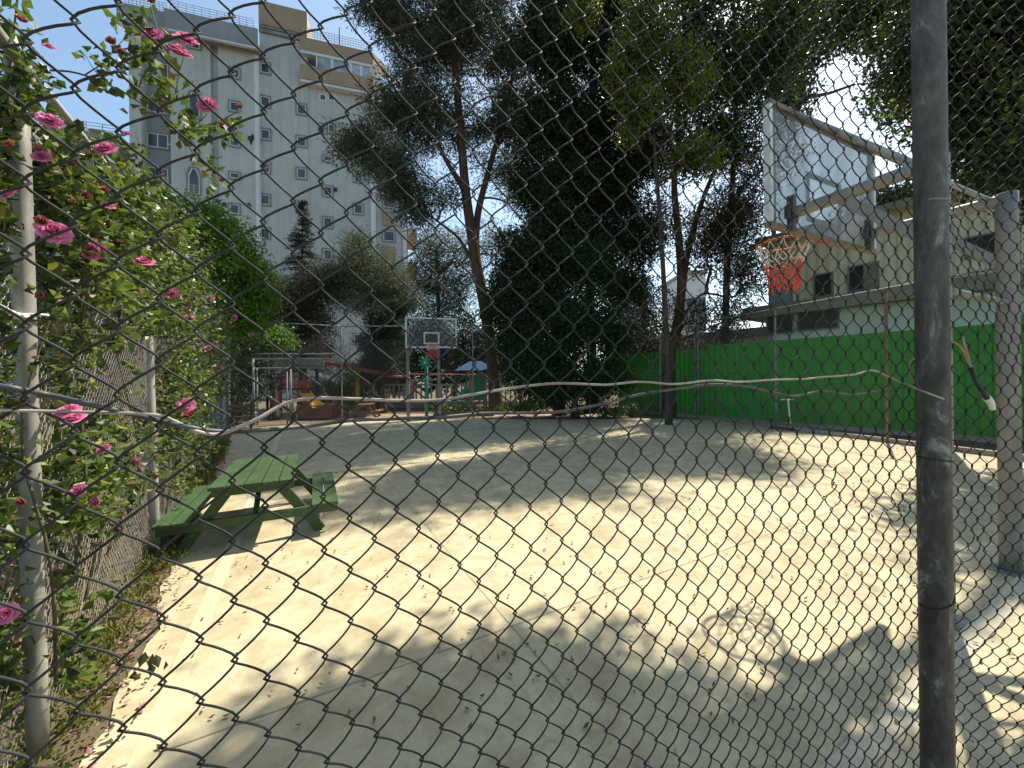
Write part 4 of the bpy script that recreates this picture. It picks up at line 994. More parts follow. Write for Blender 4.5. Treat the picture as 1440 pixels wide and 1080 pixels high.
mid_tree('small dark weeping conifer left of the far hoop', 'conifer_tree', 538, 19.5, [(538, 520), (540, 460), (542, 436)], [lob(542, 450, 19.5, 32, 18, 1, 1), lob(540, 485, 19.4, 34, 26, 1.1, 1.3), lob(536, 515, 19.3, 26, 24, 1, 1), lob(562, 432, 19.5, 18, 10, .6, .4)], L['cypress'], M['bark2'], .2, .04, .24, 50, 330, False, .6)
mid_tree('pale yellow green pine beyond the far hoop', 'pine_tree', 618, 27, [(618, 480), (616, 400), (614, 350)], [lob(615, 350, 27, 32, 34, 2, 1.5), lob(600, 400, 27, 34, 40, 2, 1.8), lob(640, 410, 27, 34, 40, 2, 1.6), lob(610, 450, 26.6, 40, 34, 2, 1.3), lob(655, 360, 27, 26, 40, 2, .8), lob(700, 350, 27.5, 34, 50, 2, 1.1)], L['pine2'], M['bark'], .28, .045, .4, 46, 620, lm2=L['pine'], fr=.35)
mid_tree('dark evergreen thicket behind the far hoop and its green post', 'evergreen_tree', 640, 23, [(640, 510), (640, 480)], [lob(600, 480, 23.5, 34, 36, 1.6, 1.3), lob(650, 480, 23, 44, 40, 1.6, 1.8), lob(560, 500, 23.5, 30, 26, 1.4, 1.0), lob(690, 500, 23.4, 34, 36, 1.6, 1.2)], L['cypress'], M['bark2'], .2, .06, .3, 50, 420, False, .3)
mid_tree('dark leafy tree filling the gap right of the thuja', 'evergreen_tree', 905, 21, [(905, 500), (905, 470)], [lob(900, 480, 21, 36, 36, 1.5, 1.2), lob(935, 500, 21, 36, 34, 1.5, 1.0), lob(875, 520, 20.6, 30, 34, 1.4, .9), lob(985, 500, 20.5, 40, 30, 1.4, .8)], L['brown'], M['bark2'], .16, .06, .3, 40, 360, False, .3)
mid_tree('small lit magnolia like tree above the playground gate', 'leafy_tree', 385, 16.5, [(384, 530), (382, 495)], [lob(380, 478, 16.5, 30, 15, .9, 1.2), lob(355, 485, 16.4, 28, 18, .9, 1.0), lob(340, 510, 16, 22, 22, .8, .7)], L['lush'], M['bark2'], .16, .08, .22, 30, 170, False, .2, lm2=L['shrub'], fr=.4)
mid_tree('dark shrubby tree at the far left corner of the court', 'leafy_tree', 318, 15.2, [(318, 540), (320, 500)], [lob(318, 500, 15.2, 28, 40, 1, 1.2), lob(345, 530, 15.6, 26, 34, 1, 1.0), lob(310, 455, 15, 24, 26, .9, .8), lob(335, 470, 15.4, 26, 26, .9, .8)], L['broad'], M['bark2'], .13, .07, .25, 36, 260, False, .25, lm2=L['lush'], fr=.15)
# tree crowns behind the warehouse
mid_tree('sunlit yellow green tree rising behind the warehouse roof', 'leafy_tree', 1262, 19, [(1262, 400), (1262, 330)], [lob(1255, 282, 19, 36, 26, 1.5, 1.2), lob(1215, 300, 19.5, 30, 20, 1.4, .8), lob(1300, 275, 19, 40, 26, 1.5, 1.0), lob(1380, 265, 18, 50, 26, 1.5, 1.0)], L['shrub'], M['bark2'], .2, .1, .32, 30, 240, False, .2, lm2=L['broad'], fr=.5)

mid_tree('tall dark leafy tree behind the warehouse, its crown above the near backboard', 'broadleaf_tree', 1088, 24, [(1088, 400), (1088, 240), (1086, 130), (1088, 40)], [lob(1185, 20, 24, 56, 36, 2.0, 1.5), lob(1120, 60, 24, 44, 56, 2.0, 1.4), lob(1245, 30, 24, 46, 36, 2, 1.3), lob(1264, 120, 24, 28, 60, 1.7, 1.0), lob(1110, 140, 24, 26, 40, 1.6, .6)], L['broad'], M['bark2'], .26, .15, .45, 34, 560, False, .3, lm2=L['sunny'], fr=.08)
mid_tree('dark green screen of trees closing the view behind the balustrade', 'evergreen_tree', 600, 27, [(600, 540), (602, 520)], [lob(560, 520, 27, 40, 30, 2, 1.2), lob(620, 515, 27, 44, 34, 2, 1.3), lob(690, 512, 27.5, 50, 36, 2, 1.4), lob(760, 520, 27, 40, 30, 2, 1.1), lob(520, 530, 27, 40, 22, 2, 1.0)], L['cypress2'], M['bark2'], .26, .12, .4, 44, 420, False, .2, lm2=L['shrub'], fr=.12)

# ------------------------------------------------------------------ shrubs along the far edge
def shrub(label, c, rx, rz, mat, Ls, Ws, n, per=26, spiky=False, name='shrub', lm2=None):
    c = c*V3(1, 1, 0); root = thing(name, label, 'shrub', c, 'shrubs along the far edge of the court')
    fm = MB(); tm = MB()
    if spiky:
        for k in range(n):
            b_ = c + V3(rng.normal()*rx*.55, rng.normal()*rx*.3, 0); m_ = 22
            ax = rand_dirs(m_); ax[:, 2] = np.abs(ax[:, 2])+.35; ax /= np.linalg.norm(ax, axis=1)[:, None]
            leaves(fm, b_+ax*Ls*.5+V3(0, 0, rz*.35*rng.uniform(.3, 1.4)), Ls, Ws, ax*3, .3)
    else:
        for k in range(7):
            d = rand_dirs(1)[0]; d[2] = abs(d[2])+.5; tube(tm, np.array([c+V3(rng.normal()*.08, rng.normal()*.08, 0), c+d*V3(rx*.6, rx*.4, rz*.8)]), np.array([.02, .006]), 5)
        cc = in_ellipsoid(n, c+V3(0, 0, rz*.55), V3(rx, rx*.6, rz*.55), .5); cc[:, 2] = np.maximum(cc[:, 2], .05)
        cen = np.repeat(cc, per, 0); cen = cen+rng.normal(size=cen.shape)*.09; cen[:, 2] = np.abs(cen[:, 2])
        leaves(fm, cen, Ls, Ws)
    if tm.n: part('stems', tm, M['bark2'], root, True)
    part('foliage', fm, mat, root)
shrub('spiky yellow green plant at the far edge left of the dark thuja', P(725, 560, 16.9), 1.0, .8, L['shrub'], .55, .06, 16, spiky=True)
shrub('spiky pale plant below the thuja trunk', P(770, 560, 17), .9, 1.0, L['shrub'], .6, .05, 12, spiky=True)
shrub('low mixed green shrub at the foot of the fence post right of the thuja', P(845, 570, 15.9), 1.1, .6, L['shrub'], .10, .055, 40)
shrub('low leafy shrub with pale leaves near the corner of the green wall', P(885, 575, 16.2), .8, .5, L['broad'], .1, .05, 30)
shrub('small dark green shrub tucked under the dark evergreens', P(806, 572, 16.0), .7, .55, L['cypress2'], .1, .05, 26)
shrub('leafy weeds growing at the foot of the green wall', P(1025, 580, 15.0), .9, .7, L['shrub'], .10, .06, 26)
shrub('bright lit yucca like bush behind the red planter at left', P(445, 560, 20.5), 1.0, 2.4, L['shrub'], .9, .09, 16, spiky=True)
shrub('second lit yucca like bush left of the yellow post', P(478, 560, 20.8), .9, 2.3, L['shrub'], .9, .09, 12, spiky=True)
shrub('dark round bush left of the slide by the fence corner', P(328, 575, 15.0), .75, 1.2, L['broad'], .1, .06, 60)
shrub('low bright flower bed plants right of the far hoop', P(640, 570, 17.6), 1.5, .5, L['shrub'], .14, .05, 40)
shrub('dark hedge mass behind the swing frame', P(520, 560, 24.5), 2.6, 2.0, L['cypress2'], .14, .07, 110)

# ------------------------------------------------------------------ climbing roses
def fence_pt(px, py, off=0.0):
    a, b = ray(px, py); z = 1.011/(-a-.6585) if -a > .66 else 15
    z = min(max(z, .9), 14.5)
    return V3(LF(z), z, CAM_H-b*z) + LN*off
def rose_mesh(seed, mat, petals=(6, 9, 11, 13)):
    r = np.random.default_rng(seed); mb = MB()
    for k, n in enumerate(petals):
        rad = .20+.24*k; tilt = .15+.36*k
        for i in range(n):
            a = 2*np.pi*(i+.5*(k % 2))/n + r.normal()*.16; w_ = rad*1.15*r.uniform(.8, 1.2); ln = (.55+.12*k)*r.uniform(.85, 1.15)
            g = []
            for v in np.linspace(0, 1, 4):
                for u in np.linspace(-1, 1, 4):
                    out = .06+rad*(math.sin(tilt)*v**.8+.25*v*v)*1.0; up = ln*v*math.cos(tilt*.78)-.11*k*v*v + r.normal()*.012
                    ww = w_*.62*math.sin(math.pi*(.18+.68*v))*u; curl = -.10*u*u*rad
                    rr = out+curl+.06*v*v*math.sin(u*5+i)
                    g.append((rr*math.cos(a)-ww*math.sin(a), rr*math.sin(a)+ww*math.cos(a), up+.05*math.sin(u*6+k*2)*v))
            mb.add(g, [[r_*4+c, r_*4+c+1, (r_+1)*4+c+1, (r_+1)*4+c] for r_ in range(3) for c in range(3)])
    return mesh_data('rose', mb, mat, True)
RM = [rose_mesh(i, M['rosep']) for i in range(3)]; RF = [rose_mesh(9, M['rosef'], (5, 7, 8)), rose_mesh(11, M['rosef'], (4, 6, 9))]
def add_rose(parent, pos, dia, faded=False, face=None, label=None):
    me = (RF if faded else RM)[rng.integers(0, 2 if faded else 3)]
    o = bpy.data.objects.new('rose', me); C.objects.link(o); o.parent = parent
    o.location = np.asarray(pos)-wloc(parent)
    f = norm(face) if face is not None else norm(V3(.25, -.75, .5)+rng.normal(size=3)*.3)
    o.rotation_euler = (Vector(f).to_track_quat('Z', 'Y') @ Matrix.Rotation(rng.uniform(0, 6), 4, 'Z').to_quaternion()).to_euler()
    s = dia/2.1; o.scale = (s*rng.uniform(.9, 1.1), s*rng.uniform(.9, 1.1), s*1.5)
    return o
def rose_bush(label, base, zones, n, Ls, Ws, lm, roses, canes, group, lm2=None, fr=.3, extra=None):
    root = thing('rose_bush', label, 'rose bush', base, group)
    fm = MB(); f2 = MB(); tm = MB()
    tot = sum(z[4] for z in zones)
    for (x0, y0, x1, y1, w_) in zones:
        m_ = int(n*w_/tot); cl = max(2, m_//9)
        cx = rng.uniform(x0, x1, cl); cy = rng.uniform(y0, y1, cl); oo = np.abs(rng.normal(size=cl))*.16-.10
        cen = np.array([fence_pt(a, b, o) for a, b, o in zip(cx, cy, oo)])
        zz = np.clip(cen[:, 1]/4, .6, 2.2)
        c = np.repeat(cen, 9, 0); c = c + rng.normal(size=c.shape)*.055*np.repeat(zz, 9)[:, None]; c[:, 2] = np.maximum(c[:, 2], .03)
        sel = np.repeat(rng.uniform(size=cl) < fr, 9)
        # the canes were tied back, so the first round post stays clear
        dpost = np.hypot(c[:, 0]*1.76/c[:, 1]-LF(1.76), 0); keep = ~((dpost < .085) & (c[:, 1] < 1.86) & (rng.uniform(size=len(c)) < .93)); c = c[keep]; sel = sel[keep]
        leaves(fm, c[~sel], Ls, Ws, up=.5)
        if lm2 is not None: leaves(f2, c[sel], Ls, Ws, up=.5)
    for pts in canes:
        p = smooth_path(np.array([fence_pt(*q) if len(q) == 3 else np.array(q[:3]) for q in pts]), 5)
        tube(tm, p, np.linspace(.008, .003, len(p)), 6)
    if extra: extra(fm, tm)
    part('stems', tm, M['stem'], root, True); part('leaves', fm, lm, root)
    if f2.n: part('leaves', f2, lm2, root, label='older darker leaves')
    for r_ in roses:
        px, py, d = r_[:3]; fd = len(r_) > 3 and r_[3]
        zf = fence_pt(px, py)[1]; p = P(px, py, zf*.74); add_rose(root, p, d/FPX*p[1]*.98, fd)
    return root
z1 = [(0, 130, 30, 420, .8), (60, 240, 210, 420, 3.4), (62, 190, 130, 300, .8), (0, 600, 60, 960, .7), (50, 420, 130, 560, .45), (110, 580, 230, 690, .7), (40, 640, 130, 760, .7), (0, 420, 40, 640, .4), (170, 290, 215, 470, .8), (0, 860, 50, 1000, .25)]
roses1 = [(70, 172, 27), (150, 212, 26), (55, 212, 18, 1), (100, 232, 18, 1), (75, 328, 36), (133, 352, 28), (204, 370, 24), (120, 278, 20, 1), (152, 291, 17), (148, 268, 18, 1), (105, 285, 16, 1), (172, 345, 20, 1), (60, 312, 22, 1), (60, 415, 18, 1), (190, 409, 18, 1), (97, 580, 26), (105, 590, 24), (147, 632, 14), (190, 650, 13), (112, 690, 20), (136, 705, 14), (32, 705, 18, 1), (10, 862, 26), (14, 275, 20), (60, 222, 20), (18, 205, 20, 1), (160, 245, 14, 1)]
canes1 = [[(60, 900, .05), (80, 700, .1), (90, 500, .05), (100, 330, .1), (110, 200, .05)], [(150, 780, 0), (170, 650, .1), (150, 500, .05), (120, 380, .1)], [(30, 980, .1), (20, 800, .1), (30, 600, 0), (40, 400, .1)], [(100, 850, .05), (150, 640, .1), (215, 640, .15), (250, 630, .15)]]
rb1 = rose_bush('climbing rose with large pink blooms covering the near end of the left fence', V3(LF(2.4)-.1, 2.4, 0), z1, 10500, .058, .040, L['rose'], roses1, canes1, None, L['rosed'], .35)
z2 = [(215, 300, 260, 470, 1.3), (230, 400, 310, 560, 2.6), (220, 520, 300, 640, 1.5), (270, 470, 320, 560, 1.0), (225, 600, 290, 690, .6), (215, 330, 300, 430, .9), (290, 440, 322, 500, .6)]
roses2 = [(243, 413, 15), (262, 437, 14, 1), (266, 447, 12), (288, 419, 9), (297, 420, 9), (305, 440, 9, 1), (330, 448, 10), (293, 490, 9), (303, 484, 8), (297, 500, 9, 1), (308, 518, 9), (313, 523, 9), (320, 521, 8, 1), (262, 571, 22), (266, 586, 20, 1), (325, 462, 9, 1), (353, 471, 7)]
canes2 = [[(255, 690, .05), (262, 600, .1), (255, 500, .05), (250, 400, .1)], [(285, 660, .05), (290, 560, .1), (298, 460, .1)], [(230, 740, 0), (235, 620, .1), (230, 480, .1), (225, 330, .05)]]
rose_bush('climbing rose with small pink blooms further along the left fence', V3(LF(5.4)-.1, 5.4, 0), z2, 12500, .068, .047, L['rose'], roses2, canes2, None, L['rosed'], .3)
# long rose shoots arching against the sky
root = thing('rose_bush', 'long arching rose shoots with bright pink blooms against the sky at top left', 'rose bush', fence_pt(45, 300, .15)*V3(1, 1, 0))
tm = MB(); fm = MB(); f2 = MB()
def shoot(pts, z, r0=.0042, leafn=0, rad=.05):
    p = smooth_path(np.array([P(x, y, z+(rng.normal()*.015)) for x, y in pts]), 6); tube(tm, p, np.linspace(r0, r0*.45, len(p)), 6); return p
sz = 1.75
shoot([(20, 330), (10, 200), (30, 120), (60, 100)], 1.7, .006)
shoot([(0, 90), (60, 98), (105, 102), (150, 118), (190, 140), (225, 165), (250, 185), (268, 210), (290, 245), (308, 262)], sz)
shoot([(120, 105), (150, 85), (160, 70), (175, 55)], sz, .003); shoot([(190, 140), (200, 110), (215, 85), (225, 60), (215, 20), (210, -5)], sz, .0035); shoot([(225, 165), (245, 140), (250, 110), (258, 80)], sz, .003)
shoot([(250, 185), (275, 175), (292, 160)], sz, .003); shoot([(275, 180), (310, 170), (336, 155)], sz, .003); shoot([(150, 118), (130, 95), (118, 72)], sz, .002)
shoot([(0, 300), (8, 150), (20, 40), (25, -10)], 1.65, .006); shoot([(160, 290), (185, 240), (195, 200), (190, 185)], 3.0, .004); shoot([(190, 190), (205, 215), (215, 225)], 3, .003)
for (x0, y0, sx, sy, n_, z) in ((205, 70, 24, 22, 50, sz), (215, 120, 26, 22, 60, sz), (165, 75, 14, 10, 14, sz), (135, 75, 16, 8, 12, sz), (160, 95, 18, 10, 16, sz), (180, 25, 24, 12, 24, sz), (235, 135, 14, 16, 30, sz), (145, 120, 14, 10, 16, sz), (270, 185, 24, 14, 46, sz), (315, 180, 22, 14, 40, sz), (262, 165, 10, 12, 14, sz), (292, 225, 14, 16, 18, sz), (308, 262, 10, 12, 12, sz), (30, 90, 24, 40, 120, 1.7), (20, 150, 22, 40, 110, 1.7), (60, 130, 18, 24, 40, 1.72), (10, 40, 16, 30, 60, 1.66), (190, 215, 8, 14, 14, 3.0)):
    c = np.array([P(rng.normal(x0, sx*.75), rng.normal(y0, sy*.75), z+rng.normal()*.06) for _ in range(n_)])
    sel = rng.uniform(size=n_) < .25
    leaves(fm, c[~sel], .050, .033, up=.5); leaves(f2, c[sel], .050, .033, up=.5)
part('stems', tm, M['stem'], root, True); part('leaves', fm, L['rose'], root); part('leaves', f2, L['rosed'], root, label='older darker leaves')
for (x, y, d, fd, z) in ((216, 52, 26, 0, sz), (262, 60, 27, 0, sz-.02), (252, 77, 28, 0, sz-.05), (293, 150, 25, 0, sz), (338, 152, 14, 1, sz), (160, 62, 20, 1, sz), (172, 76, 16, 1, sz), (215, 4, 20, 1, sz), (178, 190, 12, 0, 3.0), (30, 30, 20, 1, 1.66), (40, 66, 14, 1, 1.7), (313, 255, 11, 1, sz), (312, 176, 13, 1, sz), (70, 68, 14, 0, 1.72)):
    p = P(x, y, z-.05); add_rose(root, p, d/FPX*z*.98, bool(fd))

# dry undergrowth and hedge behind the left fence
hd = thing('hedge', 'dim tangled hedge of dry stems and leaves behind the left fence', 'hedge', V3(LF(4)-.7, 4, 0))
fm = MB(); tm = MB(); f2 = MB()
n_ = 900; zc = rng.uniform(.9, 9.5, n_); hc = rng.uniform(.0, 1, n_)**.8*2.5; cc = np.stack([LF(zc)-.35-np.abs(rng.normal(size=n_))*.45, zc, hc], 1)
c = np.repeat(cc, 16, 0); c = c+rng.normal(size=c.shape)*.13; c[:, 2] = np.abs(c[:, 2]); k = (c - np.stack([LF(c[:, 1]), c[:, 1], c[:, 2]], 1))[:, 0]; c = c[k < -.12]
sel = rng.uniform(size=len(c)) < .4
leaves(fm, c[sel], .055, .034); leaves(f2, c[~sel], .07, .028)
for k in range(330):
    z0 = rng.uniform(.9, 9); p0 = V3(LF(z0)-rng.uniform(.15, .9), z0, 0); p1 = p0+V3(rng.normal()*.3, rng.normal()*.5, rng.uniform(.8, 2.6)); 
    if p1[0] > LF(p1[1])-.1: p1[0] = LF(p1[1])-.12
    tube(tm, smooth_path(np.array([p0, (p0+p1)/2+rng.normal(size=3)*.1-V3(.1, 0, 0), p1]), 3), np.linspace(.009, .003, 7), 4)
part('stems', tm, M['dry'], hd, True); part('leaves', fm, L['rosed'], hd); part('leaves', f2, L['fallen'], hd, label='dry brown leaves')

# ------------------------------------------------------------------ weeds, litter
fm = MB()
for k in range(560):
    z = rng.uniform(1.3, 11)**1.0; x = LF(z)+rng.uniform(-.15, .27)*rng.uniform(.3, 1)
    m_ = rng.integers(8, 20); ax = rand_dirs(m_); ax[:, 2] = np.abs(ax[:, 2])+.5; hgt = rng.uniform(.03, .13)
    leaves(fm, V3(x, z, .015)+ax*hgt*rng.uniform(.3, 1.1, (m_, 1))+rng.normal(size=(m_, 3))*V3(.03, .03, .005), .045, .018, ax, .4)
wd = part('weeds', fm, L['weed']); tag(wd, 'yellow green weeds growing along the foot of the left fence', 'weeds', kind='stuff')
def litter(name, label, mat, n, Ls, Ws, fn):
    p = np.array([fn() for _ in range(n)]); m = MB()
    ax = rand_dirs(n); ax[:, 2] *= .12
    leaves(m, p+V3(0, 0, .012)+np.abs(rng.normal(size=(n, 1)))*V3(0, 0, .004), Ls, Ws, ax, 2.2, .10); o = part(name, m, mat); tag(o, label, 'litter', kind='stuff')
def on_court():
    while 1:
        z = 1.3+13.5*rng.uniform()**1.1; x = rng.uniform(-10, 9)
        if x > LF(z)+.35 and x < polyline_x([(9.9, 6.6), (9.1, 9.3), (7.4, 15)][::1], z)-.2 and z < 15: return V3(x, z, .014)
def by_fence():
    z = rng.uniform(1.3, 9); return V3(LF(z)+.1+abs(rng.normal())*.13, z, .016)
litter('fallen_leaves', 'small dry leaves scattered over the court', L['fallen'], 2500, .042, .018, on_court)
litter('fallen_leaves', 'dry leaf litter gathered along the left fence', L['fallen'], 800, .036, .016, by_fence)
litter('fallen_petals', 'pink rose petals lying along the left fence', L['petal'], 420, .034, .028, by_fence)
litter('fallen_petals', 'few pale pink petals blown onto the court', L['petal'], 170, .034, .026, lambda: (lambda q: q if q[0] < 3 else q)(on_court()))
# ------------------------------------------------------------------ playground beyond the far fence
def post_at(mb, px, py, z, ytop, r=.05, sides=8):
    p = P(px, py, z)*V3(1, 1, 0); t = P(px, ytop, z)[2]; tube(mb, np.array([p, p+V3(0, 0, t)]), r, sides); return p, t
def bar(mb, x0, y0, x1, y1, z, r=.04): tube(mb, np.array([P(x0, y0, z), P(x1, y1, z)]), r, 8)
# steel gate frame at the court's far left corner
gt = thing('steel_gate', 'grey steel tube gate frame in the far left corner of the court', 'gate', P(380, 590, 14.9)*V3(1, 1, 0))
for x in (357, 362, 404, 409):
    mb = MB(); post_at(mb, x, 590, 14.9 if x < 380 else 15.1, 505 if x in (357, 409) else 518, .045 if x in (357, 409) else .03); part('post', mb, M['galv2'], gt, True)
mb = MB(); bar(mb, 355, 505, 480, 505, 15, .045); bar(mb, 355, 498, 478, 498, 15.3, .035); part('top_bar', mb, M['galv2'], gt, True)
mb = MB(); bar(mb, 357, 518, 409, 518, 14.95, .035); part('transom', mb, M['galv2'], gt, True)
# pavilion with dark red roof
pv = thing('pavilion', 'open playground shelter with a low dark red roof', 'shelter', P(450, 560, 19.5)*V3(1, 1, 0))
zr = P(450, 508, 19.5)[2]
mb = MB(); a = P(330, 508, 19.5); bq = P(478, 511, 19.5); c_ = P(545, 524, 19.2)
for (p, q, w_) in ((a, bq, 3.2), (bq, c_, 3.0)): beam(mb, p*V3(1, 1, 1), q, w_, .16)
part('roof', mb, M['roof'], pv)
mb = MB(); beam(mb, a+V3(0, -1.65, -.05), bq+V3(0, -1.65, -.05), .05, .24); beam(mb, a+V3(0, -1.72, -.26), bq+V3(0, -1.72, -.26), .05, .1); part('fascia', mb, M['galv2'], pv)
for x in (423, 446, 376):
    mb = MB(); post_at(mb, x, 560, 19.0, 512, .08 if x == 446 else .06); part('post', mb, M['dmetal'], pv, True)
# play tower with slides
pt = thing('play_tower', 'orange and grey playground tower with a beige tube slide', 'playground', P(400, 560, 17.8)*V3(1, 1, 0))
zt_ = 17.8
for x in (383, 395, 411, 428): 
    mb = MB(); post_at(mb, x, 560, zt_+(.6 if x in (395, 428) else 0), 524, .05); part('post', mb, M['orangep'] if x != 411 else M['beigep'], pt, True)
mb = MB(); p = P(405, 547, zt_); obox(mb, p+V3(0, .3, 0), V3(1, 0, 0), V3(0, 1, 0), V3(0, 0, 1), 1.6, 1.2, .08); part('platform', mb, M['dmetal'], pt)
mb = MB()
for x in np.linspace(384, 410, 7): bar(mb, x, 528, x, 545, zt_-.02, .02)
bar(mb, 383, 529, 411, 529, zt_-.02, .03); part('guard_rail', mb, M['redp'], pt, True)
mb = MB(); p = P(388, 562, zt_-.05); obox(mb, p, V3(1, 0, 0), V3(0, 1, 0), V3(0, 0, 1), .35, .06, 1.0); part('panel', mb, M['orangep'], pt)
mb = MB(); p = P(425, 550, zt_); obox(mb, p, V3(1, 0, 0), V3(0, 1, 0), V3(0, 0, 1), .45, .06, .95); part('panel', mb, M['redp'], pt)
sl = smooth_path(np.array([P(378, 541, zt_), P(366, 541, zt_-.1), P(350, 547, zt_-.2), P(337, 558, zt_-.4), P(330, 575, zt_-.7)]), 6)
mb = MB(); tube(mb, sl, .26, 14); part('slide', mb, M['beigep'], pt, True)
mb = MB(); sl = smooth_path(np.array([P(428, 553, zt_-.2), P(434, 560, zt_-.6), P(441, 568, zt_-1.0), P(446, 573, zt_-1.3)]), 5)
v = []; n = len(sl)
for k in range(n):
    for (dx, dz) in ((-.22, .16), (-.20, 0), (.20, 0), (.22, .16)): v.append(sl[k]+V3(dx*.9, dx*.35, dz))
v2 = [q+V3(0, .02, -.03) for q in v]; f = [[i*4+j, i*4+j+1, i*4+j+5, i*4+j+4] for i in range(n-1) for j in range(3)]
mb.add(v, f); mb.add(v2, [q[::-1] for q in f]); part('yellow_slide', mb, M['yellowp'], pt)
mb = MB(); obox(mb, P(352, 584, 16.6), V3(1, .2, 0), V3(-.2, 1, 0), V3(0, 0, 1), .5, .4, .35, .08); tag(part('toy_box', mb, M['bluep']), 'small light blue plastic box beside the grey gate post', 'box')
mb = MB(); obox(mb, P(386, 583, 16.9), V3(1, .2, 0), V3(-.2, 1, 0), V3(0, 0, 1), .55, .4, .35, .08); tag(part('toy_box', mb, M['bluep']), 'light blue plastic box between the gate posts', 'box')
# swing frame
sw = thing('swing_frame', 'red and yellow posted swing frame behind the far hoop', 'swing', P(575, 590, 18.6)*V3(1, 1, 0))
mb = MB(); post_at(mb, 575, 590, 18.6, 522, .08); part('post', mb, M['redp'], sw, True)
mb = MB(); post_at(mb, 503, 585, 20.0, 527, .10); part('post', mb, M['yellowp'], sw, True, 'yellow post')
mb = MB(); post_at(mb, 690, 580, 18.6, 524, .06); part('post', mb, M['redp'], sw, True)
mb = MB(); tube(mb, np.array([P(503, 529, 20), P(575, 529, 18.6)]), .035, 8); tube(mb, np.array([P(575, 526, 18.6), P(690, 527, 18.6)]), .03, 8); part('top_bar', mb, M['pinkp'], sw, True)
# green flower-headed post
gp_ = thing('flower_post', 'green post topped by a flower shaped disc behind the far hoop', 'play post', P(598, 580, 17.2)*V3(1, 1, 0))
mb = MB(); p, t = post_at(mb, 600, 580, 17.2, 512, .085, 12); part('pole', mb, M['tealp'], gp_, True)
mb = MB(); cc = P(598, 510, 17.1); nn = 9; rim = []
for k in range(nn*8):
    a = 2*np.pi*k/(nn*8); R_ = .24+.095*math.cos(nn*a); rim.append((R_*math.cos(a), R_*math.sin(a)))
n = len(rim); v = [cc+V3(a, -.06, b) for a, b in rim]+[cc+V3(a, .06, b) for a, b in rim]+[cc+V3(0, -.08, 0), cc+V3(0, .08, 0)]
mb.add2(v, [[i, (i+1) % n, n+(i+1) % n, n+i] for i in range(n)], [[2*n, (i+1) % n, i] for i in range(n)]+[[2*n+1, n+i, n+(i+1) % n] for i in range(n)]); part('flower_disc', mb, M['tealp'], gp_)
mb = MB(); a = np.linspace(0, 2*np.pi, 13); tube(mb, np.array([cc+V3(0, -.12, 0), cc+V3(0, -.07, 0)]), .045, 12); part('hub', mb, M['white'], gp_, True)
# playhouse
ph = thing('playhouse', 'small playhouse with a blue hip roof and green and pink posts', 'playhouse', P(660, 580, 19.3)*V3(1, 1, 0))
z0 = 19.3
for (x, mt) in ((657, 'tealp'), (663, 'pinkp'), (681, 'tealp'), (684, 'pinkp')):
    mb = MB(); post_at(mb, x, 580, z0+(.5 if mt == 'tealp' else -.3), 520, .06); part('post', mb, M[mt], ph, True)
e = P(669, 521, z0); tpz = P(667, 508, z0)[2]; mb = MB(); hw, hd_ = .95, .8
v = [e+V3(-hw, -hd_, 0), e+V3(hw, -hd_, 0), e+V3(hw, hd_, 0), e+V3(-hw, hd_, 0)]; tp1, tp2 = e*V3(1, 1, 0)+V3(-.3, 0, tpz), e*V3(1, 1, 0)+V3(.3, 0, tpz)
mb.add2(v+[tp1, tp2], [[0, 1, 5, 4], [2, 3, 4, 5], [3, 2, 1, 0]], [[1, 2, 5], [3, 0, 4]]); M['broof'] = mottled('faded_blue_roof', (.025, .055, .10), (.045, .09, .15), 4, .9, bstr=0, spec=.1); part('roof', mb, M['broof'], ph)
mb = MB(); obox(mb, P(672, 545, z0+.45), V3(1, 0, 0), V3(0, 1, 0), V3(0, 0, 1), .9, .05, 1.3); part('panel', mb, M['tealp'], ph)
mb = MB(); sl = np.array([P(656, 548, z0-.2), P(651, 556, z0-.5), P(646, 562, z0-.8)]); 
for k in range(2): beam(mb, sl[k], sl[k+1], .5, .06)
part('slide', mb, M['tealp'], ph)
# pale balustrade
bl = thing('balustrade', 'pale low balustrade wall with upright bars beyond the playground', 'fence', P(600, 575, 22.5)*V3(1, 1, 0))
for (x0, x1) in ((498, 575), (578, 656), (690, 780)):
    a = P(x0, 541, 22.5); bq = P(x1, 541, 22.5); zb = P(x0, 566, 22.5)[2]
    mb = MB(); beam(mb, a, bq, .14, .10); beam(mb, a*V3(1, 1, 0)+V3(0, 0, zb), bq*V3(1, 1, 0)+V3(0, 0, zb), .14, .12); part('rail', mb, M['rail'], bl)
    mb = MB(); nb = int((bq[0]-a[0])/.27)
    for k in range(nb+1):
        q = a+(bq-a)*k/nb; obox(mb, (q*V3(1, 1, 0)+V3(0, 0, (zb+q[2])/2)), V3(1, 0, 0), V3(0, 1, 0), V3(0, 0, 1), .09, .08, q[2]-zb-.06)
    part('balusters', mb, M['rail'], bl)
    mb = MB(); beam(mb, a*V3(1, 1, 0)+V3(0, .03, zb*.5-.03), bq*V3(1, 1, 0)+V3(0, .03, zb*.5-.03), .2, zb-.06); part('base_wall', mb, M['brick'], bl)
    for q in (a, bq):
        mb = MB(); obox(mb, q*V3(1, 1, 0)+V3(0, -.02, q[2]/2+.05), V3(1, 0, 0), V3(0, 1, 0), V3(0, 0, 1), .3, .3, q[2]+.1, .02); part('pier', mb, M['rail'], bl)
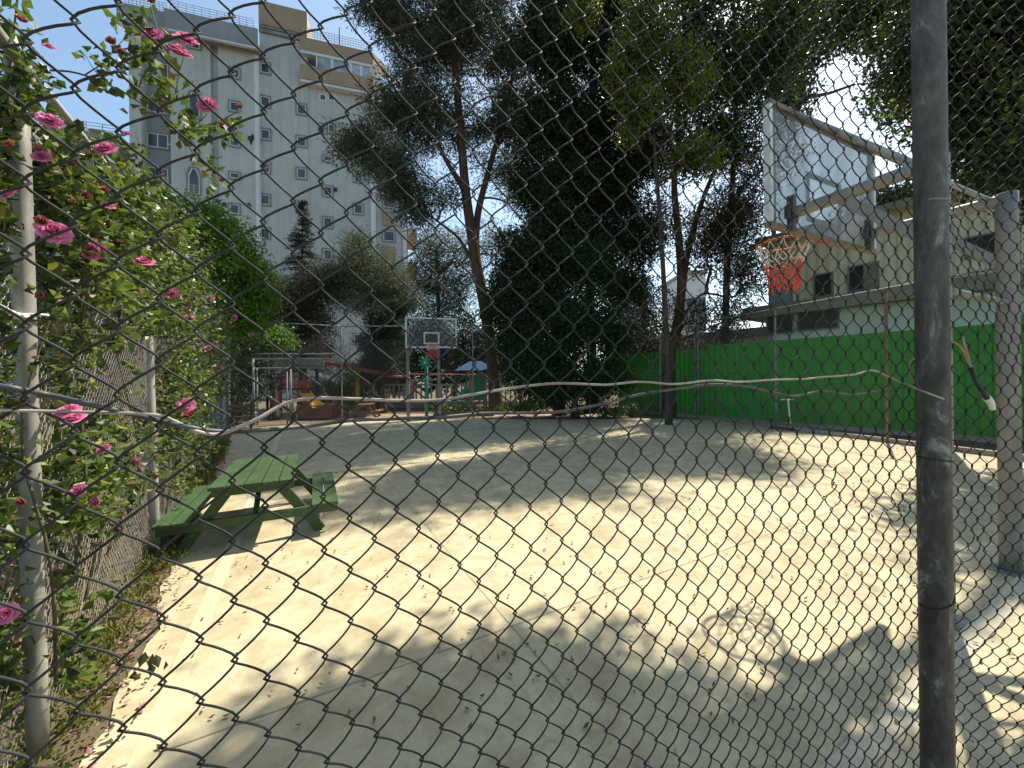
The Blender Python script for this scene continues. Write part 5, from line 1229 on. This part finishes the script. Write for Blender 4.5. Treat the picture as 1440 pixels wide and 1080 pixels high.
# planter, far table, beds, benches
pl = thing('planter', 'reddish brown slatted wooden planter box beyond the far fence', 'planter', P(447, 592, 16.8)*V3(1, 1, 0))
c_ = P(447, 578, 16.9); mb = MB()
for k in range(4):
    for s in (-1, 1):
        obox(mb, V3(c_[0], c_[1]+s*.34, .12+k*.145), V3(1, 0, 0), V3(0, 1, 0), V3(0, 0, 1), 1.5, .03, .13, .004)
        obox(mb, V3(c_[0]+s*.737, c_[1], .12+k*.145), V3(1, 0, 0), V3(0, 1, 0), V3(0, 0, 1), .03, .64, .13, .004)
part('sides', mb, M['planter'], pl); mb = MB(); obox(mb, V3(c_[0], c_[1], .58), V3(1, 0, 0), V3(0, 1, 0), V3(0, 0, 1), 1.4, .6, .04); part('soil', mb, M['dirt'], pl)
mb = MB()
for sx in (-1, 1):
    for sy in (-1, 1): obox(mb, V3(c_[0]+sx*.65, c_[1]+sy*.28, .04), V3(1, 0, 0), V3(0, 1, 0), V3(0, 0, 1), .08, .08, .08)
part('feet', mb, M['planter'], pl)
picnic_table('small dark brown picnic table beyond the far fence left of the hoop', P(514, 590, 17.3)*V3(1, 1, 0), math.radians(8), 1.1, .62, .2, .62, .33, .7, M['bwood'], nplank=4)
def bench(label, p, ang, L_, mat):
    F = Frame(p, ang); root = thing('bench', label, 'bench', p)
    mb = MB()
    for k in range(3): F.box(mb, -L_/2, L_/2, -.2+k*.14, -.08+k*.14, .42, .455, .004)
    part('seat', mb, mat, root); mb = MB()
    for k in range(2): F.box(mb, -L_/2, L_/2, .24, .275, .58+k*.15, .69+k*.15, .004)
    part('backrest', mb, mat, root)
    for s in (-1, 1):
        mb = MB(); F.box(mb, s*L_*.4-.03, s*L_*.4+.03, -.18, -.12, 0, .417); F.box(mb, s*L_*.4-.03, s*L_*.4+.03, .18, .237, 0, .86); F.box(mb, s*L_*.4-.028, s*L_*.4+.028, -.117, .177, .36, .415); part('leg', mb, M['dmetal'], root)
bench('dark bench in shade between the far fence post and the green wall', P(972, 585, 16.2)*V3(1, 1, 0), math.radians(-35), 1.3, M['dmetal'])
bench('low dark bench under the shrubs at the far left corner of the court', P(328, 600, 13.6)*V3(1, 1, 0), math.radians(30), 1.3, M['bwood'])
fb_ = thing('flower_bed', 'low brown edged flower bed right of the far hoop beyond the fence', 'flower bed', P(655, 580, 17.6)*V3(1, 1, 0))
c_ = P(655, 580, 17.6); mb = MB()
for s in (-1, 1): obox(mb, V3(c_[0], c_[1]+s*.5, .12), V3(1, 0, 0), V3(0, 1, 0), V3(0, 0, 1), 2.6, .08, .22)
for s in (-1, 1): obox(mb, V3(c_[0]+s*1.26, c_[1], .12), V3(1, 0, 0), V3(0, 1, 0), V3(0, 0, 1), .08, .916, .22)
part('edging', mb, M['bwood'], fb_); mb = MB(); obox(mb, V3(c_[0], c_[1], .1), V3(1, 0, 0), V3(0, 1, 0), V3(0, 0, 1), 2.44, .9, .1); part('soil', mb, M['dirt'], fb_)
# white T-topped pole at the court's right edge
p = P(1112, 597, 11.6)*V3(1, 1, 0); tp_ = thing('scooter', 'thin white T handled scooter standing by the right hand fence', 'scooter', p)
h_ = P(1107, 562, 11.6)[2]; tpz_ = p+V3(-.07, 0, h_)
mb = MB(); tube(mb, np.array([p+V3(0, 0, .06), tpz_]), .02, 8); part('stem', mb, M['white'], tp_, True)
mb = MB(); tube(mb, np.array([tpz_+V3(-.17, .05, 0), tpz_+V3(.13, -.04, 0)]), .017, 8); part('handlebar', mb, M['white'], tp_, True)
mb = MB(); beam(mb, p+V3(-.02, 0, .07), p+V3(-.25, .42, .07), .1, .03); part('deck', mb, M['dmetal'], tp_)
for q in (p+V3(.02, -.05, .05), p+V3(-.27, .46, .05)):
    mb = MB(); d = norm(V3(.42, .25, 0)); tube(mb, np.array([q-d*.015, q+d*.015]), .05, 14); part('wheel', mb, M['black'], tp_, True)
# white hose end tied to the first left post
q = fence_pt(40, 438, .05); mb = MB(); e0 = P(-40, 424, 1.55)
tube(mb, smooth_path(np.array([e0, P(-10, 430, 1.6), P(12, 440, 1.66), P(26, 445, 1.70), P(38, 446, 1.71)]), 6), .017, 10)
ag = np.linspace(-1.2, 4.4, 24); b_ = lp1 = V3(LF(1.76), 1.76, P(45, 443, 1.76)[2])
hs = thing('white_hose', 'pale hose end tied around the first post of the left fence', 'hose', e0)
part('hose', mb, M['white'], hs, True)
mb = MB(); tube(mb, np.array([b_+V3(.043*math.cos(a), .043*math.sin(a), .004*a) for a in ag]), .006, 6); part('tie', mb, M['white'], hs, True)
